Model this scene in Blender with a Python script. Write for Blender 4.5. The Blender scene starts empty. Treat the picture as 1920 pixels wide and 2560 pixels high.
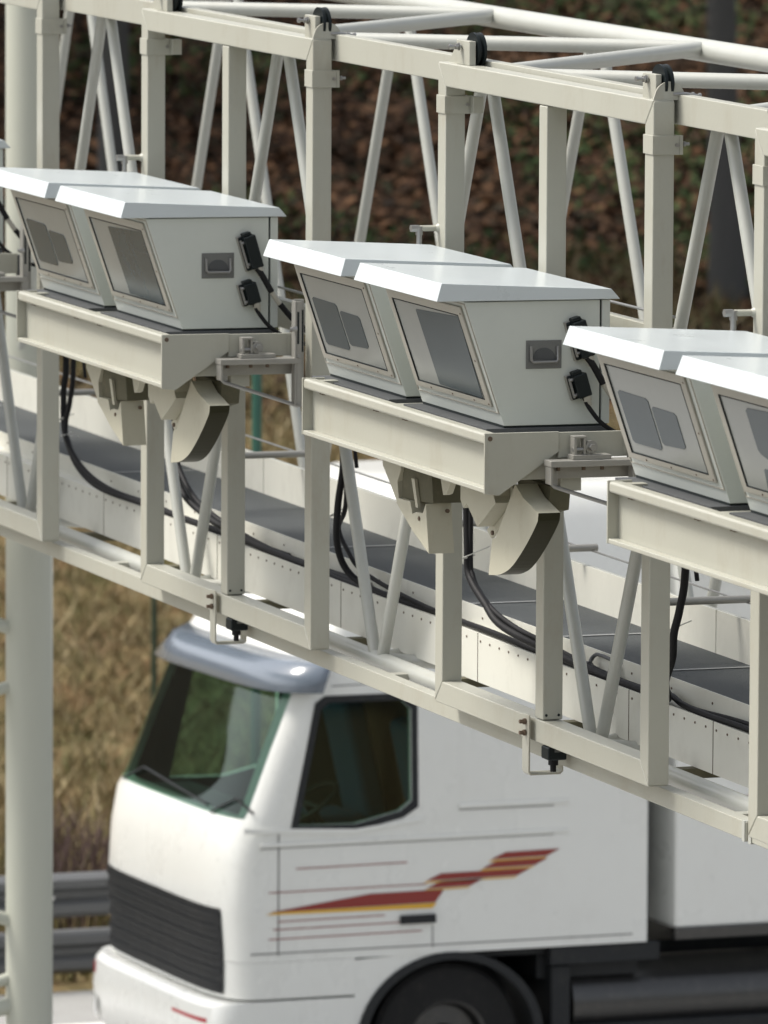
import bpy, bmesh, math, random
import numpy as np
from mathutils import Matrix, Vector, noise
random.seed(7); RNG = np.random.default_rng(7)
sc = bpy.context.scene
COL = sc.collection

# ------------------------------------------------------------------ camera
CP = Vector((32.82958, -10.85482, 3.38530))
yaw, pit, roll = 0.3693854, 0.0932117, 0.0049925
F = Vector((-math.cos(yaw)*math.cos(pit), math.sin(yaw)*math.cos(pit), -math.sin(pit)))
R = F.cross(Vector((0, 0, 1))).normalized(); U = R.cross(F)
R2 = R*math.cos(roll)+U*math.sin(roll); U2 = -R*math.sin(roll)+U*math.cos(roll)
cam_data = bpy.data.cameras.new("camera"); cam = bpy.data.objects.new("camera", cam_data)
COL.objects.link(cam)
m = Matrix((R2, U2, -F)).transposed().to_4x4(); m.translation = CP
cam.matrix_world = m
cam_data.sensor_fit = 'HORIZONTAL'; cam_data.sensor_width = 36
cam_data.lens = 36*17232.78/1920
cam_data.clip_start = 1; cam_data.clip_end = 600
cam_data.dof.use_dof = True; cam_data.dof.focus_distance = 28.3; cam_data.dof.aperture_fstop = 6.0
sc.camera = cam

# ------------------------------------------------------------------ light
SUN_EL, SUN_AZ = math.radians(56), math.radians(-118)      # direction the light comes from, measured from +X
w = bpy.data.worlds.new("World"); sc.world = w; w.use_nodes = True
nt = w.node_tree; nt.nodes.clear()
sky = nt.nodes.new('ShaderNodeTexSky'); sky.sky_type = 'NISHITA'; sky.sun_disc = False
sky.sun_elevation = SUN_EL; sky.sun_rotation = math.radians(90)-SUN_AZ
sky.air_density = 1.0; sky.dust_density = 4.0; sky.ozone_density = 1.0
hs = nt.nodes.new('ShaderNodeHueSaturation'); hs.inputs['Saturation'].default_value = 0.30
bg = nt.nodes.new('ShaderNodeBackground'); bg.inputs['Strength'].default_value = 0.085
wo = nt.nodes.new('ShaderNodeOutputWorld')
nt.links.new(sky.outputs[0], hs.inputs['Color']); nt.links.new(hs.outputs[0], bg.inputs['Color'])
nt.links.new(bg.outputs[0], wo.inputs['Surface'])
sd = bpy.data.lights.new("sun", 'SUN'); sd.energy = 1.5; sd.angle = math.radians(18); sd.color = (1, .94, .85)
so = bpy.data.objects.new("sun", sd); COL.objects.link(so)
sdir = Vector((math.cos(SUN_EL)*math.cos(SUN_AZ), math.cos(SUN_EL)*math.sin(SUN_AZ), math.sin(SUN_EL)))
so.rotation_euler = (-sdir).to_track_quat('-Z', 'Y').to_euler(); so.location = (0, -20, 30)
sc.view_settings.view_transform = 'Standard'; sc.view_settings.look = 'None'
sc.view_settings.exposure = 1.38; sc.view_settings.gamma = 1.0
sc.render.resolution_x = 768; sc.render.resolution_y = 1024

# ------------------------------------------------------------------ materials
def mat(name, base, rough=.5, metal=0., dirt=0., dirtcol=(.25, .2, .13), scale=3., bump=0., bscale=60., spec=.5, coat=0., streak=1.0, var=.04):
    m = bpy.data.materials.new(name); m.use_nodes = True; t = m.node_tree; b = t.nodes['Principled BSDF']
    b.inputs['Roughness'].default_value = rough; b.inputs['Metallic'].default_value = metal
    b.inputs['Specular IOR Level'].default_value = spec; b.inputs['Coat Weight'].default_value = coat
    b.inputs['Coat Roughness'].default_value = .15
    tc = t.nodes.new('ShaderNodeTexCoord'); mp = t.nodes.new('ShaderNodeMapping')
    oi = t.nodes.new('ShaderNodeObjectInfo'); ad = t.nodes.new('ShaderNodeVectorMath'); ad.operation = 'MULTIPLY_ADD'
    ad.inputs[1].default_value = (17, 31, 23)
    cb = t.nodes.new('ShaderNodeCombineXYZ')
    for i in range(3): t.links.new(oi.outputs['Random'], cb.inputs[i])
    t.links.new(cb.outputs[0], ad.inputs[0]); t.links.new(tc.outputs['Object'], ad.inputs[2])
    t.links.new(ad.outputs[0], mp.inputs[0]); mp.inputs['Scale'].default_value = (1, 1, 1/streak)
    n = t.nodes.new('ShaderNodeTexNoise'); n.inputs['Scale'].default_value = scale; n.inputs['Detail'].default_value = 6; n.inputs['Roughness'].default_value = .65
    t.links.new(mp.outputs[0], n.inputs['Vector'])
    mx = t.nodes.new('ShaderNodeMix'); mx.data_type = 'RGBA'
    mx.inputs['A'].default_value = (*[min(1, c*(1-var)) for c in base], 1); mx.inputs['B'].default_value = (*[min(1, c*(1+var)) for c in base], 1)
    t.links.new(n.outputs['Fac'], mx.inputs['Factor'])
    out = mx.outputs['Result']
    if dirt > 0:
        n2 = t.nodes.new('ShaderNodeTexNoise'); n2.inputs['Scale'].default_value = scale*2.3; n2.inputs['Detail'].default_value = 8; n2.inputs['Roughness'].default_value = .75
        t.links.new(mp.outputs[0], n2.inputs['Vector'])
        rp = t.nodes.new('ShaderNodeValToRGB'); rp.color_ramp.elements[0].position = .52; rp.color_ramp.elements[1].position = .82
        rp.color_ramp.elements[1].color = (dirt, dirt, dirt, 1)
        t.links.new(n2.outputs['Fac'], rp.inputs[0])
        m2 = t.nodes.new('ShaderNodeMix'); m2.data_type = 'RGBA'; m2.inputs['B'].default_value = (*dirtcol, 1)
        t.links.new(rp.outputs[0], m2.inputs['Factor']); t.links.new(out, m2.inputs['A']); out = m2.outputs['Result']
    t.links.new(out, b.inputs['Base Color'])
    mr = t.nodes.new('ShaderNodeMapRange'); mr.inputs['To Min'].default_value = max(.02, rough-.08); mr.inputs['To Max'].default_value = min(1, rough+.08)
    t.links.new(n.outputs['Fac'], mr.inputs['Value']); t.links.new(mr.outputs[0], b.inputs['Roughness'])
    if bump > 0:
        nb = t.nodes.new('ShaderNodeTexNoise'); nb.inputs['Scale'].default_value = bscale; nb.inputs['Detail'].default_value = 4
        t.links.new(ad.outputs[0], nb.inputs['Vector'])
        bp = t.nodes.new('ShaderNodeBump'); bp.inputs['Strength'].default_value = bump; bp.inputs['Distance'].default_value = .01
        t.links.new(nb.outputs['Fac'], bp.inputs['Height']); t.links.new(bp.outputs[0], b.inputs['Normal'])
    return m

M = {}
M['paint'] = mat('beige_paint', (0.374, 0.374, 0.320), .42, dirt=.42, scale=2.2, bump=.05, streak=3, coat=.15)
M['paint_tube'] = mat('tube_paint', (0.400, 0.410, 0.375), .38, dirt=.25, scale=2.0, bump=.05, coat=.2)
M['column'] = mat('column_paint', (0.450, 0.462, 0.395), .5, dirt=.4, dirtcol=(.38, .385, .33), scale=1.2, bump=.06, streak=5, var=.06)
M['sheet'] = mat('sheet_metal', (0.610, 0.608, 0.545), .42, dirt=.35, dirtcol=(.33, .31, .27), scale=2.5, bump=.12, bscale=9, streak=2)
M['box'] = mat('housing_grey', (0.505, 0.535, 0.500), .38, dirt=.14, dirtcol=(.34, .36, .34), scale=3, bump=.05, bscale=7, coat=.2)
M['lid'] = mat('lid_white', (0.500, 0.545, 0.555), .30, dirt=.10, dirtcol=(.47, .49, .48), scale=4, bump=.03, bscale=5, coat=.3)
M['trim'] = mat('window_trim', (0.340, 0.328, 0.285), .45, dirt=.3, scale=9)
M['glass'] = mat('window_pane', (0.270, 0.282, 0.268), .22, spec=.45, scale=5, var=.06)
M['patch'] = mat('filter_or_reflection_pane', (0.062, 0.080, 0.090), .20, spec=.35, scale=5)
M['rubber'] = mat('black_rubber', (0.006, 0.006, 0.007), .6, scale=20, spec=.25)
M['plug'] = mat('black_plastic', (0.008, 0.012, 0.013), .42, scale=20, spec=.22)
M['seal'] = mat('dark_seal', (.02, .025, .025), .6, spec=.15)
M['base'] = mat('base_grey', (0.075, 0.079, 0.083), .45, scale=6, dirt=.3, dirtcol=(.2, .2, .19), spec=.25)
M['steel'] = mat('galvanised_steel', (0.320, 0.320, 0.310), .38, metal=.75, scale=14, dirt=.3, dirtcol=(.25, .2, .16))
M['zinc'] = mat('zinc_bracket', (0.300, 0.295, 0.270), .42, metal=.35, scale=10, dirt=.35, dirtcol=(.25, .22, .18))
M['rust'] = mat('rusty_bolt', (.12, .085, .06), .6, metal=.3, scale=30)
M['hood'] = mat('hood_paint', (0.440, 0.425, 0.335), .5, dirt=.35, scale=6, bump=.05, streak=2)
M['bracket_dark'] = mat('dark_bracket', (0.100, 0.095, 0.062), .6, dirt=.3, scale=6, spec=.2)
M['hood_shade'] = mat('hood_underside_shade', (0.030, 0.029, 0.016), .35, scale=6, spec=.08)  # near-black colour standing in for shade under the curved hood
M['grating'] = mat('deck_grey', (0.057, 0.063, 0.065), .7, dirt=.6, dirtcol=(.085, .095, .095), scale=9, bump=.5, bscale=140, var=.15, spec=.25)
M['joint'] = mat('deck_joint', (0.240, 0.250, 0.250), .5, scale=10)
M['tie'] = mat('cable_tie', (0.450, 0.450, 0.420), .4)
M['yellow'] = mat('yellow_label', (.55, .42, .05), .5)
M['handle'] = mat('handle_grey', (0.145, 0.150, 0.147), .42, metal=.2, scale=12)
M['grip'] = mat('grip_grey', (0.240, 0.240, 0.235), .35, metal=.5)
M['truck'] = mat('truck_white', (0.800, 0.810, 0.775), .28, dirt=.22, dirtcol=(.60, .58, .53), scale=1.6, coat=.5, streak=1.5, var=.03)
M['truck_dark'] = mat('truck_black', (.022, .024, .026), .5, dirt=.4, dirtcol=(.09, .085, .075), scale=5, spec=.25)
M['truck_glass'] = mat('truck_glass', (0.030, 0.055, 0.048), .06, spec=.45, scale=1.5, var=.5)
M['visor'] = mat('visor_tint', (0.140, 0.170, 0.210), .15, coat=.6, scale=2)
M['seam'] = mat('panel_gap', (.26, .26, .25), .6)
M['cabin'] = mat('cabin_lining', (.16, .155, .145), .8)
M['cabin_dark'] = mat('dashboard', (.035, .037, .040), .7)
M['seat'] = mat('seat_cloth', (.09, .14, .22), .9, scale=8)
M['curtain'] = mat('curtain_cloth', (.34, .17, .11), .9, scale=8, var=.3)
def clear_glass():
    m = bpy.data.materials.new('clear_glass'); m.use_nodes = True; t = m.node_tree; t.nodes.clear()
    o = t.nodes.new('ShaderNodeOutputMaterial'); mx = t.nodes.new('ShaderNodeMixShader'); tr_ = t.nodes.new('ShaderNodeBsdfTransparent'); gl_ = t.nodes.new('ShaderNodeBsdfGlossy'); fr = t.nodes.new('ShaderNodeFresnel')
    tr_.inputs['Color'].default_value = (.42, .60, .51, 1); gl_.inputs['Color'].default_value = (.8, .9, .85, 1); gl_.inputs['Roughness'].default_value = .03; fr.inputs['IOR'].default_value = 1.5
    t.links.new(fr.outputs[0], mx.inputs[0]); t.links.new(tr_.outputs[0], mx.inputs[1]); t.links.new(gl_.outputs[0], mx.inputs[2]); t.links.new(mx.outputs[0], o.inputs['Surface']); return m
M['clear_glass'] = clear_glass()
M['maroon'] = mat('maroon_vinyl', (0.250, 0.018, 0.012), .35, coat=.3)
M['gold'] = mat('yellow_vinyl', (.75, .42, .01), .35, coat=.3)
M['alu'] = mat('aluminium', (0.085, 0.085, 0.085), .30, metal=.8, scale=6, dirt=.4, dirtcol=(.2, .19, .17))
M['red'] = mat('red_vinyl', (.42, .03, .04), .35, coat=.3)
M['tyre'] = mat('tyre', (.018, .018, .018), .8, dirt=.4, dirtcol=(.07, .065, .055), scale=8, spec=.2)
M['lamp'] = mat('lamp_glass', (.6, .62, .62), .1, coat=1)
M['guard'] = mat('guardrail_zinc', (0.150, 0.155, 0.160), .55, metal=.35, dirt=.6, dirtcol=(.12, .115, .10), scale=3, streak=.5)
M['reflector'] = mat('reflector', (.7, .7, .68), .3)
M['green'] = mat('green_post', (.018, .085, .060), .45, scale=6)
M['darkgreen'] = mat('dark_green_post', (.018, .040, .022), .5, scale=6)
M['bark'] = mat('bark', (0.060, 0.060, 0.058), .95, dirt=.8, dirtcol=(.035, .045, .03), scale=2.5, bump=.9, bscale=9, streak=4, var=.3)
M['twig'] = mat('twig', (.09, .055, .05), .9, scale=5)
M['needle'] = None

def island_mat(name, cols, rough=.8, trans=0.):
    m = bpy.data.materials.new(name); m.use_nodes = True; t = m.node_tree; b = t.nodes['Principled BSDF']
    g = t.nodes.new('ShaderNodeNewGeometry'); r = t.nodes.new('ShaderNodeValToRGB')
    cr = r.color_ramp
    cr.elements[0].color = (*cols[0], 1); cr.elements[1].color = (*cols[-1], 1)
    for i, c in enumerate(cols[1:-1]):
        e = cr.elements.new((i+1)/(len(cols)-1)); e.color = (*c, 1)
    t.links.new(g.outputs['Random Per Island'], r.inputs[0]); t.links.new(r.outputs[0], b.inputs['Base Color'])
    b.inputs['Roughness'].default_value = rough; b.inputs['Specular IOR Level'].default_value = .2
    return m
M['needle'] = island_mat('needles', [(.020, .040, .014), (.035, .06, .02), (.05, .08, .03)])
M['grassblade'] = island_mat('dry_blades', [(.11, .10, .045), (.23, .185, .095), (.36, .30, .18), (.16, .105, .05), (.28, .215, .11), (.095, .115, .04)])
M['leaf'] = island_mat('fallen_leaves', [(.014, .010, .006), (.075, .036, .018), (.17, .090, .045), (.012, .009, .006), (.10, .052, .026), (.035, .022, .013), (.020, .026, .010)])
M['ivy'] = island_mat('undergrowth_leaves', [(.020, .035, .012), (.04, .07, .022), (.07, .085, .03)])

def ground_mat():
    m = bpy.data.materials.new('earth'); m.use_nodes = True; t = m.node_tree; b = t.nodes['Principled BSDF']; b.inputs['Roughness'].default_value = .95
    b.inputs['Specular IOR Level'].default_value = .1
    g = t.nodes.new('ShaderNodeNewGeometry')
    def nz(s, d=6, r=.65):
        n = t.nodes.new('ShaderNodeTexNoise'); n.inputs['Scale'].default_value = s; n.inputs['Detail'].default_value = d; n.inputs['Roughness'].default_value = r
        t.links.new(g.outputs['Position'], n.inputs['Vector']); return n.outputs['Fac']
    def ramp(fac, stops):
        r = t.nodes.new('ShaderNodeValToRGB'); cr = r.color_ramp
        cr.elements[0].position = stops[0][0]; cr.elements[0].color = (*stops[0][1], 1); cr.elements[1].position = stops[-1][0]; cr.elements[1].color = (*stops[-1][1], 1)
        for p, c in stops[1:-1]:
            e = cr.elements.new(p); e.color = (*c, 1)
        t.links.new(fac, r.inputs[0]); return r.outputs[0]
    grass = ramp(nz(1.3), [(.30, (.055, .070, .024)), (.42, (.13, .11, .05)), (.52, (.21, .16, .082)), (.62, (.15, .09, .045)), (.72, (.27, .22, .125))])
    litter = ramp(nz(1.1, 9, .75), [(.34, (.008, .011, .005)), (.44, (.020, .013, .008)), (.52, (.042, .023, .013)), (.60, (.020, .015, .009)), (.70, (.066, .036, .020))])
    sp = t.nodes.new('ShaderNodeSeparateXYZ'); t.links.new(g.outputs['Position'], sp.inputs[0])
    n = nz(.35, 4)
    ma = t.nodes.new('ShaderNodeMath'); ma.operation = 'MULTIPLY_ADD'; ma.inputs[1].default_value = 9.0; t.links.new(n, ma.inputs[0]); t.links.new(sp.outputs['X'], ma.inputs[2])
    mr = t.nodes.new('ShaderNodeMapRange'); mr.inputs['From Min'].default_value = -30; mr.inputs['From Max'].default_value = -35
    t.links.new(ma.outputs[0], mr.inputs['Value'])
    mx = t.nodes.new('ShaderNodeMix'); mx.data_type = 'RGBA'
    t.links.new(mr.outputs[0], mx.inputs['Factor']); t.links.new(grass, mx.inputs['A']); t.links.new(litter, mx.inputs['B'])
    t.links.new(mx.outputs['Result'], b.inputs['Base Color'])
    bp = t.nodes.new('ShaderNodeBump'); bp.inputs['Strength'].default_value = .8; bp.inputs['Distance'].default_value = .15
    t.links.new(nz(5, 8), bp.inputs['Height']); t.links.new(bp.outputs[0], b.inputs['Normal'])
    return m
M['earth'] = ground_mat()
M['asphalt'] = mat('asphalt', (0.300, 0.300, 0.292), .85, dirt=.4, dirtcol=(.18, .175, .165), scale=1.5, bump=.3, bscale=90)
M['marking'] = mat('road_marking', (.72, .72, .70), .6, scale=6)

# ------------------------------------------------------------------ mesh helpers
YX, SL = 0.01311725, -0.04029863       # the gantry runs slightly downhill towards the viewer; its posts stay plumb
X3Z = -.036
def sh(p): return (p[0], p[1]+YX*p[0], p[2]+SL*p[0])

class MB:
    def __init__(s): s.v = []; s.f = []
    def add(s, vs, fs):
        o = len(s.v); s.v += [tuple(map(float, v)) for v in vs]; s.f += [tuple(o+i for i in f) for f in fs]; return s
    def box(s, x0, x1, y0, y1, z0, z1):
        vs = [(x, y, z) for x in (x0, x1) for y in (y0, y1) for z in (z0, z1)]
        return s.add(vs, [(0, 1, 3, 2), (4, 6, 7, 5), (0, 4, 5, 1), (2, 3, 7, 6), (0, 2, 6, 4), (1, 5, 7, 3)])
    def obox(s, c, ax, ay, az, hx, hy, hz):
        c, ax, ay, az = map(Vector, (c, ax, ay, az)); vs = []
        for i in (-1, 1):
            for j in (-1, 1):
                for k in (-1, 1): vs.append(c+ax*hx*i+ay*hy*j+az*hz*k)
        return s.add(vs, [(0, 1, 3, 2), (4, 6, 7, 5), (0, 4, 5, 1), (2, 3, 7, 6), (0, 2, 6, 4), (1, 5, 7, 3)])
    def tube(s, pts, r, n=16, cap=True):
        pts = [Vector(p) for p in pts]; rs = r if isinstance(r, (list, tuple)) else [r]*len(pts)
        rings = []; up = None
        for i, p in enumerate(pts):
            d = (pts[min(i+1, len(pts)-1)]-pts[max(i-1, 0)]).normalized()
            if up is None:
                up = Vector((0, 0, 1)) if abs(d.z) < .9 else Vector((1, 0, 0))
            a = d.cross(up).normalized(); b = a.cross(d).normalized(); up = b
            rings.append([p+(a*math.cos(2*math.pi*k/n)+b*math.sin(2*math.pi*k/n))*rs[i] for k in range(n)])
        vs = [q for r_ in rings for q in r_]; fs = []
        for i in range(len(pts)-1):
            for k in range(n):
                k2 = (k+1) % n; fs.append((i*n+k, i*n+k2, (i+1)*n+k2, (i+1)*n+k))
        if cap: fs.append(tuple(range(n))[::-1]); fs.append(tuple((len(pts)-1)*n+k for k in range(n)))
        return s.add(vs, fs)
    def prism(s, poly, axis, a0, a1, poly2=None):
        # poly: 2D points; axis 'x': (y,z); 'y': (x,z); 'z': (x,y)
        def mk(p, a): return {'x': (a, p[0], p[1]), 'y': (p[0], a, p[1]), 'z': (p[0], p[1], a)}[axis]
        n = len(poly); p2 = poly2 or poly
        vs = [mk(p, a0) for p in poly]+[mk(p, a1) for p in p2]
        return s.add(vs, [tuple(range(n)), tuple(range(n, 2*n))[::-1]]+[(i, (i+1) % n, n+(i+1) % n, n+i) for i in range(n)])
    def ring(s, outer, inner, axis, a0, a1):
        n = len(outer)
        def mk(p, a): return {'x': (a, p[0], p[1]), 'y': (p[0], a, p[1]), 'z': (p[0], p[1], a)}[axis]
        vs = [mk(p, a) for a in (a0, a1) for p in list(outer)+list(inner)]; fs = []
        for i in range(n):
            j = (i+1) % n
            fs += [(i, j, n+j, n+i), (2*n+i, 3*n+i, 3*n+j, 2*n+j), (i, 2*n+i, 2*n+j, j), (n+i, n+j, 3*n+j, 3*n+i)]
        return s.add(vs, fs)
    def cyl(s, c, axis, r, h0, h1, n=20):
        c = Vector(c); d = {'x': Vector((1, 0, 0)), 'y': Vector((0, 1, 0)), 'z': Vector((0, 0, 1))}[axis] if isinstance(axis, str) else Vector(axis).normalized()
        return s.tube([c+d*h0, c+d*h1], r, n)
    def build(s, name, material, parent=None, shear=True, bevel=0., smooth=False, seg=2, solid=0.):
        me = bpy.data.meshes.new(name)
        vs = [sh(v) for v in s.v] if shear else s.v
        me.from_pydata(vs, [], s.f)
        bm = bmesh.new(); bm.from_mesh(me); bmesh.ops.recalc_face_normals(bm, faces=bm.faces); bm.to_mesh(me); bm.free()
        me.materials.append(material)
        if smooth:
            me.shade_smooth(); me.set_sharp_from_angle(angle=math.radians(35))
        o = bpy.data.objects.new(name, me); COL.objects.link(o)
        if parent: o.parent = parent
        if bevel > 0:
            b = o.modifiers.new('bevel', 'BEVEL'); b.width = bevel; b.segments = seg; b.limit_method = 'ANGLE'; b.angle_limit = math.radians(40); b.harden_normals = True
            if not smooth: me.shade_smooth(); me.set_sharp_from_angle(angle=math.radians(35))
        return o

def tag(o, label=None, cat=None, group=None, kind=None):
    if label: o['label'] = label
    if cat: o['category'] = cat
    if group: o['group'] = group
    if kind: o['kind'] = kind
    return o
def thing(name, loc, label, cat, group=None, shear=True):
    o = bpy.data.objects.new(name, None); COL.objects.link(o); o.location = sh(loc) if shear else loc
    o.empty_display_size = .2
    return tag(o, label, cat, group)
def dup(root, loc, label, shear=True, rotz=None):
    r = root.copy(); COL.objects.link(r); r.location = sh(loc) if shear else loc; r['label'] = label
    if rotz is not None: r.rotation_euler = (0, 0, rotz)
    def rec(a, b):
        for ch in list(a.children):
            c = ch.copy(); COL.objects.link(c); c.parent = b; rec(ch, c)
    rec(root, r); return r

def raw(name, V, faces_n, material, nper):
    # big soups: V (N*nper,3)
    me = bpy.data.meshes.new(name); n = len(V)//nper
    me.vertices.add(len(V)); me.vertices.foreach_set('co', np.asarray(V, dtype=np.float32).ravel())
    me.loops.add(len(V)); me.loops.foreach_set('vertex_index', np.arange(len(V), dtype=np.int32))
    me.polygons.add(n); me.polygons.foreach_set('loop_start', np.arange(0, len(V), nper, dtype=np.int32))
    me.update(calc_edges=True); me.validate()
    me.materials.append(material); o = bpy.data.objects.new(name, me); COL.objects.link(o); return o

# ------------------------------------------------------------------ terrain, road
def prof(x):
    if x > 16: return -5.38-.03*min(x-16, 6)
    if x > -12: return -4.84-.036*x
    if x > -14.5: return -4.408-.10*(-12-x)*.4
    if x > -24: return -4.50+.12*(-14.5-x)/9.5
    d = -24-x
    return -4.38+.205*d + (.02*d if d < 0 else 0)
def gh(x, y):
    z = prof(x)
    if x < -12.6:
        k = min(1, (-12.6-x)/6)
        z += k*(.22*noise.noise(Vector((x*.22, y*.22, 3)))+.09*noise.noise(Vector((x*.9, y*.9, 7)))+.035*noise.noise(Vector((x*2.6, y*2.6, 1))))
    return z
xs = list(np.arange(60, 16, -4.))+list(np.arange(16, -12, -2.))+list(np.arange(-12, -48, -.3))+list(np.arange(-48, -95, -.6))+list(np.arange(-95, -230, -6.))
ys = list(np.arange(-120, -12, 6.))+list(np.arange(-12, 0, 1.))+list(np.arange(0, 46, .35))+list(np.arange(46, 150, 6.))
gv = [(x, y, gh(x, y)-(.03 if -12.4 < x < 17 else 0)) for x in xs for y in ys]; ny = len(ys)
gf = [(i*ny+j, i*ny+j+1, (i+1)*ny+j+1, (i+1)*ny+j) for i in range(len(xs)-1) for j in range(ny-1)]
g = MB(); g.v = gv; g.f = gf
tag(g.build('ground', M['earth'], shear=False, smooth=True), kind='structure')
r_ = MB()
def zr(x): return -4.84-.036*x
r_.add([(15.5, -120, zr(15.5)), (15.5, 150, zr(15.5)), (-12.15, 150, zr(-12.15)), (-12.15, -120, zr(-12.15))], [(0, 1, 2, 3)])
tag(r_.build('road', M['asphalt'], shear=False), kind='structure')
mk = MB()
for x in (-10.9, 14.6, 2.2):
    mk.add([(x, -120, zr(x)+.004), (x, 150, zr(x)+.004), (x-.15, 150, zr(x-.15)+.004), (x-.15, -120, zr(x-.15)+.004)], [(0, 1, 2, 3)])
for x in (-6.6, 6.2, 10.4):
    for y in np.arange(-110, 140, 18.):
        mk.add([(x, y, zr(x)+.004), (x, y+6, zr(x)+.004), (x-.15, y+6, zr(x-.15)+.004), (x-.15, y, zr(x-.15)+.004)], [(0, 1, 2, 3)])
tag(mk.build('road_markings', M['marking'], shear=False), kind='structure')

# ------------------------------------------------------------------ gantry truss
GX0, GX1 = -11.5, 17.0
gan = thing('sign_gantry', (0, 0, 0), 'long pale round-tube truss gantry spanning the motorway, resting on tall round columns', 'gantry')
YF, YR, ZB, ZT = .285, 1.87, -.01, 2.70
XT0, PIT = 2.64, 2.4575
for (y, z, r) in ((YF, -.032, .039), (YR, -.032, .045), (YF, 2.69, .050), (YR, 2.715, .053)):
    MB().tube([(GX0, y, z), (GX1, y, z)], r, 28).build('chord', M['paint_tube'], gan, smooth=True)
ks = range(-5, 6)
for k in ks:
    xt = XT0+PIT*k
    for (y, zt) in ((YF, 2.66), (YR, 2.69)):
        for sgn in (-1, 1):
            MB().tube([(xt+sgn*.055, y, zt), (xt+sgn*(PIT/2-.05), y, -.01)], .0275, 18).build('brace', M['paint_tube'], gan, smooth=True)
    for sgn in (-1, 1):
        MB().tube([(xt+sgn*.03, YF, 2.70), (xt+sgn*(PIT/2), YR, 2.725)], .034, 18).build('plan_brace', M['paint_tube'], gan, smooth=True)
        MB().tube([(xt+sgn*.03, YR, -.03), (xt+sgn*(PIT/2), YF, -.03)], .03, 12).build('plan_brace', M['paint_tube'], gan, smooth=True)
for (x, y) in ((-5.86, 1.87), (-5.86, .05)):
    c = MB(); zg = prof(x)
    p = (x, y, 0); c.tube([(p[0], p[1], zg), (p[0], p[1], 2.9)], .140, 40); c.tube([(p[0], p[1], zg), (p[0], p[1], zg+.04)], .3, 32)
    c.build('column', M['column'], gan, shear=False, smooth=True)
for z in (-1.15, -2.9):
    MB().tube([(-5.86, .05, z+.55), (-5.86, 1.87, z)], .04, 14).build('column_brace', M['column'], gan, shear=False, smooth=True)
    MB().tube([(-5.86, .05, z-.75), (-5.86, 1.87, z-.28)], .035, 14).build('column_brace', M['column'], gan, shear=False, smooth=True)
MB().tube([(-5.86, .05, -3.75), (-5.86, 1.87, -3.35)], .05, 14).build('column_brace', M['column'], gan, shear=False, smooth=True)
for (x, y) in ((15.6, .3), (15.6, 1.87)):
    c = MB(); p = sh((x, y, 0)); c.tube([(p[0], p[1], prof(x)), (p[0], p[1], 2.3)], .142, 40); c.build('column', M['column'], gan, shear=False, smooth=True)

# guide rails on the front of the truss
gr = thing('guide_rail', (0, 0, 0), 'long pale box rail running along under the hanging frames, lowest member of the truss', 'rail', 'long rails along the truss front')
MB().box(GX0, 8.22, .103, .165, -.098, -.022).build('rail', M['paint'], gr, bevel=.004)
MB().box(8.245, GX1, .103, .165, -.098, -.022).build('rail', M['paint'], gr, bevel=.004)
MB().box(8.19, 8.215, .098, .17, -.102, -.02).box(8.25, 8.275, .098, .17, -.102, -.02).build('splice', M['paint_tube'], gr)
gr2 = thing('guide_rail', (0, 0, 0), 'long pale box rail running behind the top beams of the hanging frames', 'rail', 'long rails along the truss front')
MB().box(GX0, GX1, .112, .172, 2.668, 2.788).build('rail', M['paint'], gr2, bevel=.004)
for k in range(-9, 14):
    x = .6+k*1.23
    MB().box(x-.03, x+.03, .172, .24, 2.69, 2.73).build('rail_cleat', M['paint'], gr2); MB().box(x-.03, x+.03, .165, .25, -.06, -.03).build('rail_cleat', M['paint'], gr)

# ------------------------------------------------------------------ walkway
wk = thing('walkway', (0, 0, 0), 'grey-floored maintenance walkway with riveted side plates inside the truss', 'walkway')
seams = [-9.9, -8.3, -6.6, -5., -3.3, -1.75, -.226, 1.42, 3.06, 4.71, 6.36, 7.21, 8.85, 10.5, 12.1, 13.8, 15.4, 17.]
pn = 0
def riveted(a, b, y, z0, z1, rows, name, pitch, x_from=-4, x_to=9.5, skip=()):
    m_ = MB().box(a, b, y, y+.006, z0, z1); n0 = len(m_.f); x = a+.03
    while x < b-.02:
        if x_from < x < x_to and all(abs(x-q) > .02 for q in skip): m_.cyl((x, y, rows), 'y', .0052, -.003, .001, 8)
        x += pitch
    o = m_.build(name, M['sheet'], wk); o.data.materials.append(M['rust'])
    for p in o.data.polygons:
        if p.area < .004: p.material_index = 1
    return o
for a, b in zip(seams[:-1], seams[1:]): riveted(a+.004, b-.004, .418, -.012, .205, .173, 'side_plate', .1065)
MB().box(GX0, GX1, .424, .52, .192, .198).build('cable_tray', M['sheet'], wk)
riveted(GX0, GX1, .52, .15, .286, .24, 'kick_plate', .41)
dj = [-9.3, -6.35, -3.42, -.5, 2.40, 4.28, 5.30, 6.30, 7.3, 9.2, 12., 15.]
jn = MB()
MB().box(GX0, GX1, .526, 1.03, .245, .268).build('deck', M['grating'], wk)
for x in dj: jn.add([(x-.012, .53, .272), (x+.012, .53, .272), (x+.012, 1.02, .272), (x-.012, 1.02, .272)], [(0, 1, 2, 3)])
jn.build('deck_joint', M['joint'], wk)
fs = [-11.4, -9.2, -7.0, -4.9, -2.7, -.95, .439, 2.3, 4.1, 5.89, 7.7, 9.5, 11.3, 13.1, 15., 17.]
for a, b in zip(fs[:-1], fs[1:]):
    MB().box(a+.005, b-.005, 1.03, 1.036, .20, .455).build('far_side_plate', M['sheet'], wk)
MB().box(GX0, GX1, 1.036, 1.06, .447, .453).build('top_flange', M['paint_tube'], wk)
for k in range(-9, 14):
    x = -.35+k*1.23
    MB().box(x-.03, x+.03, .32, 1.86, -.055, -.014).build('cross_joist', M['bracket_dark'], wk)
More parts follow.
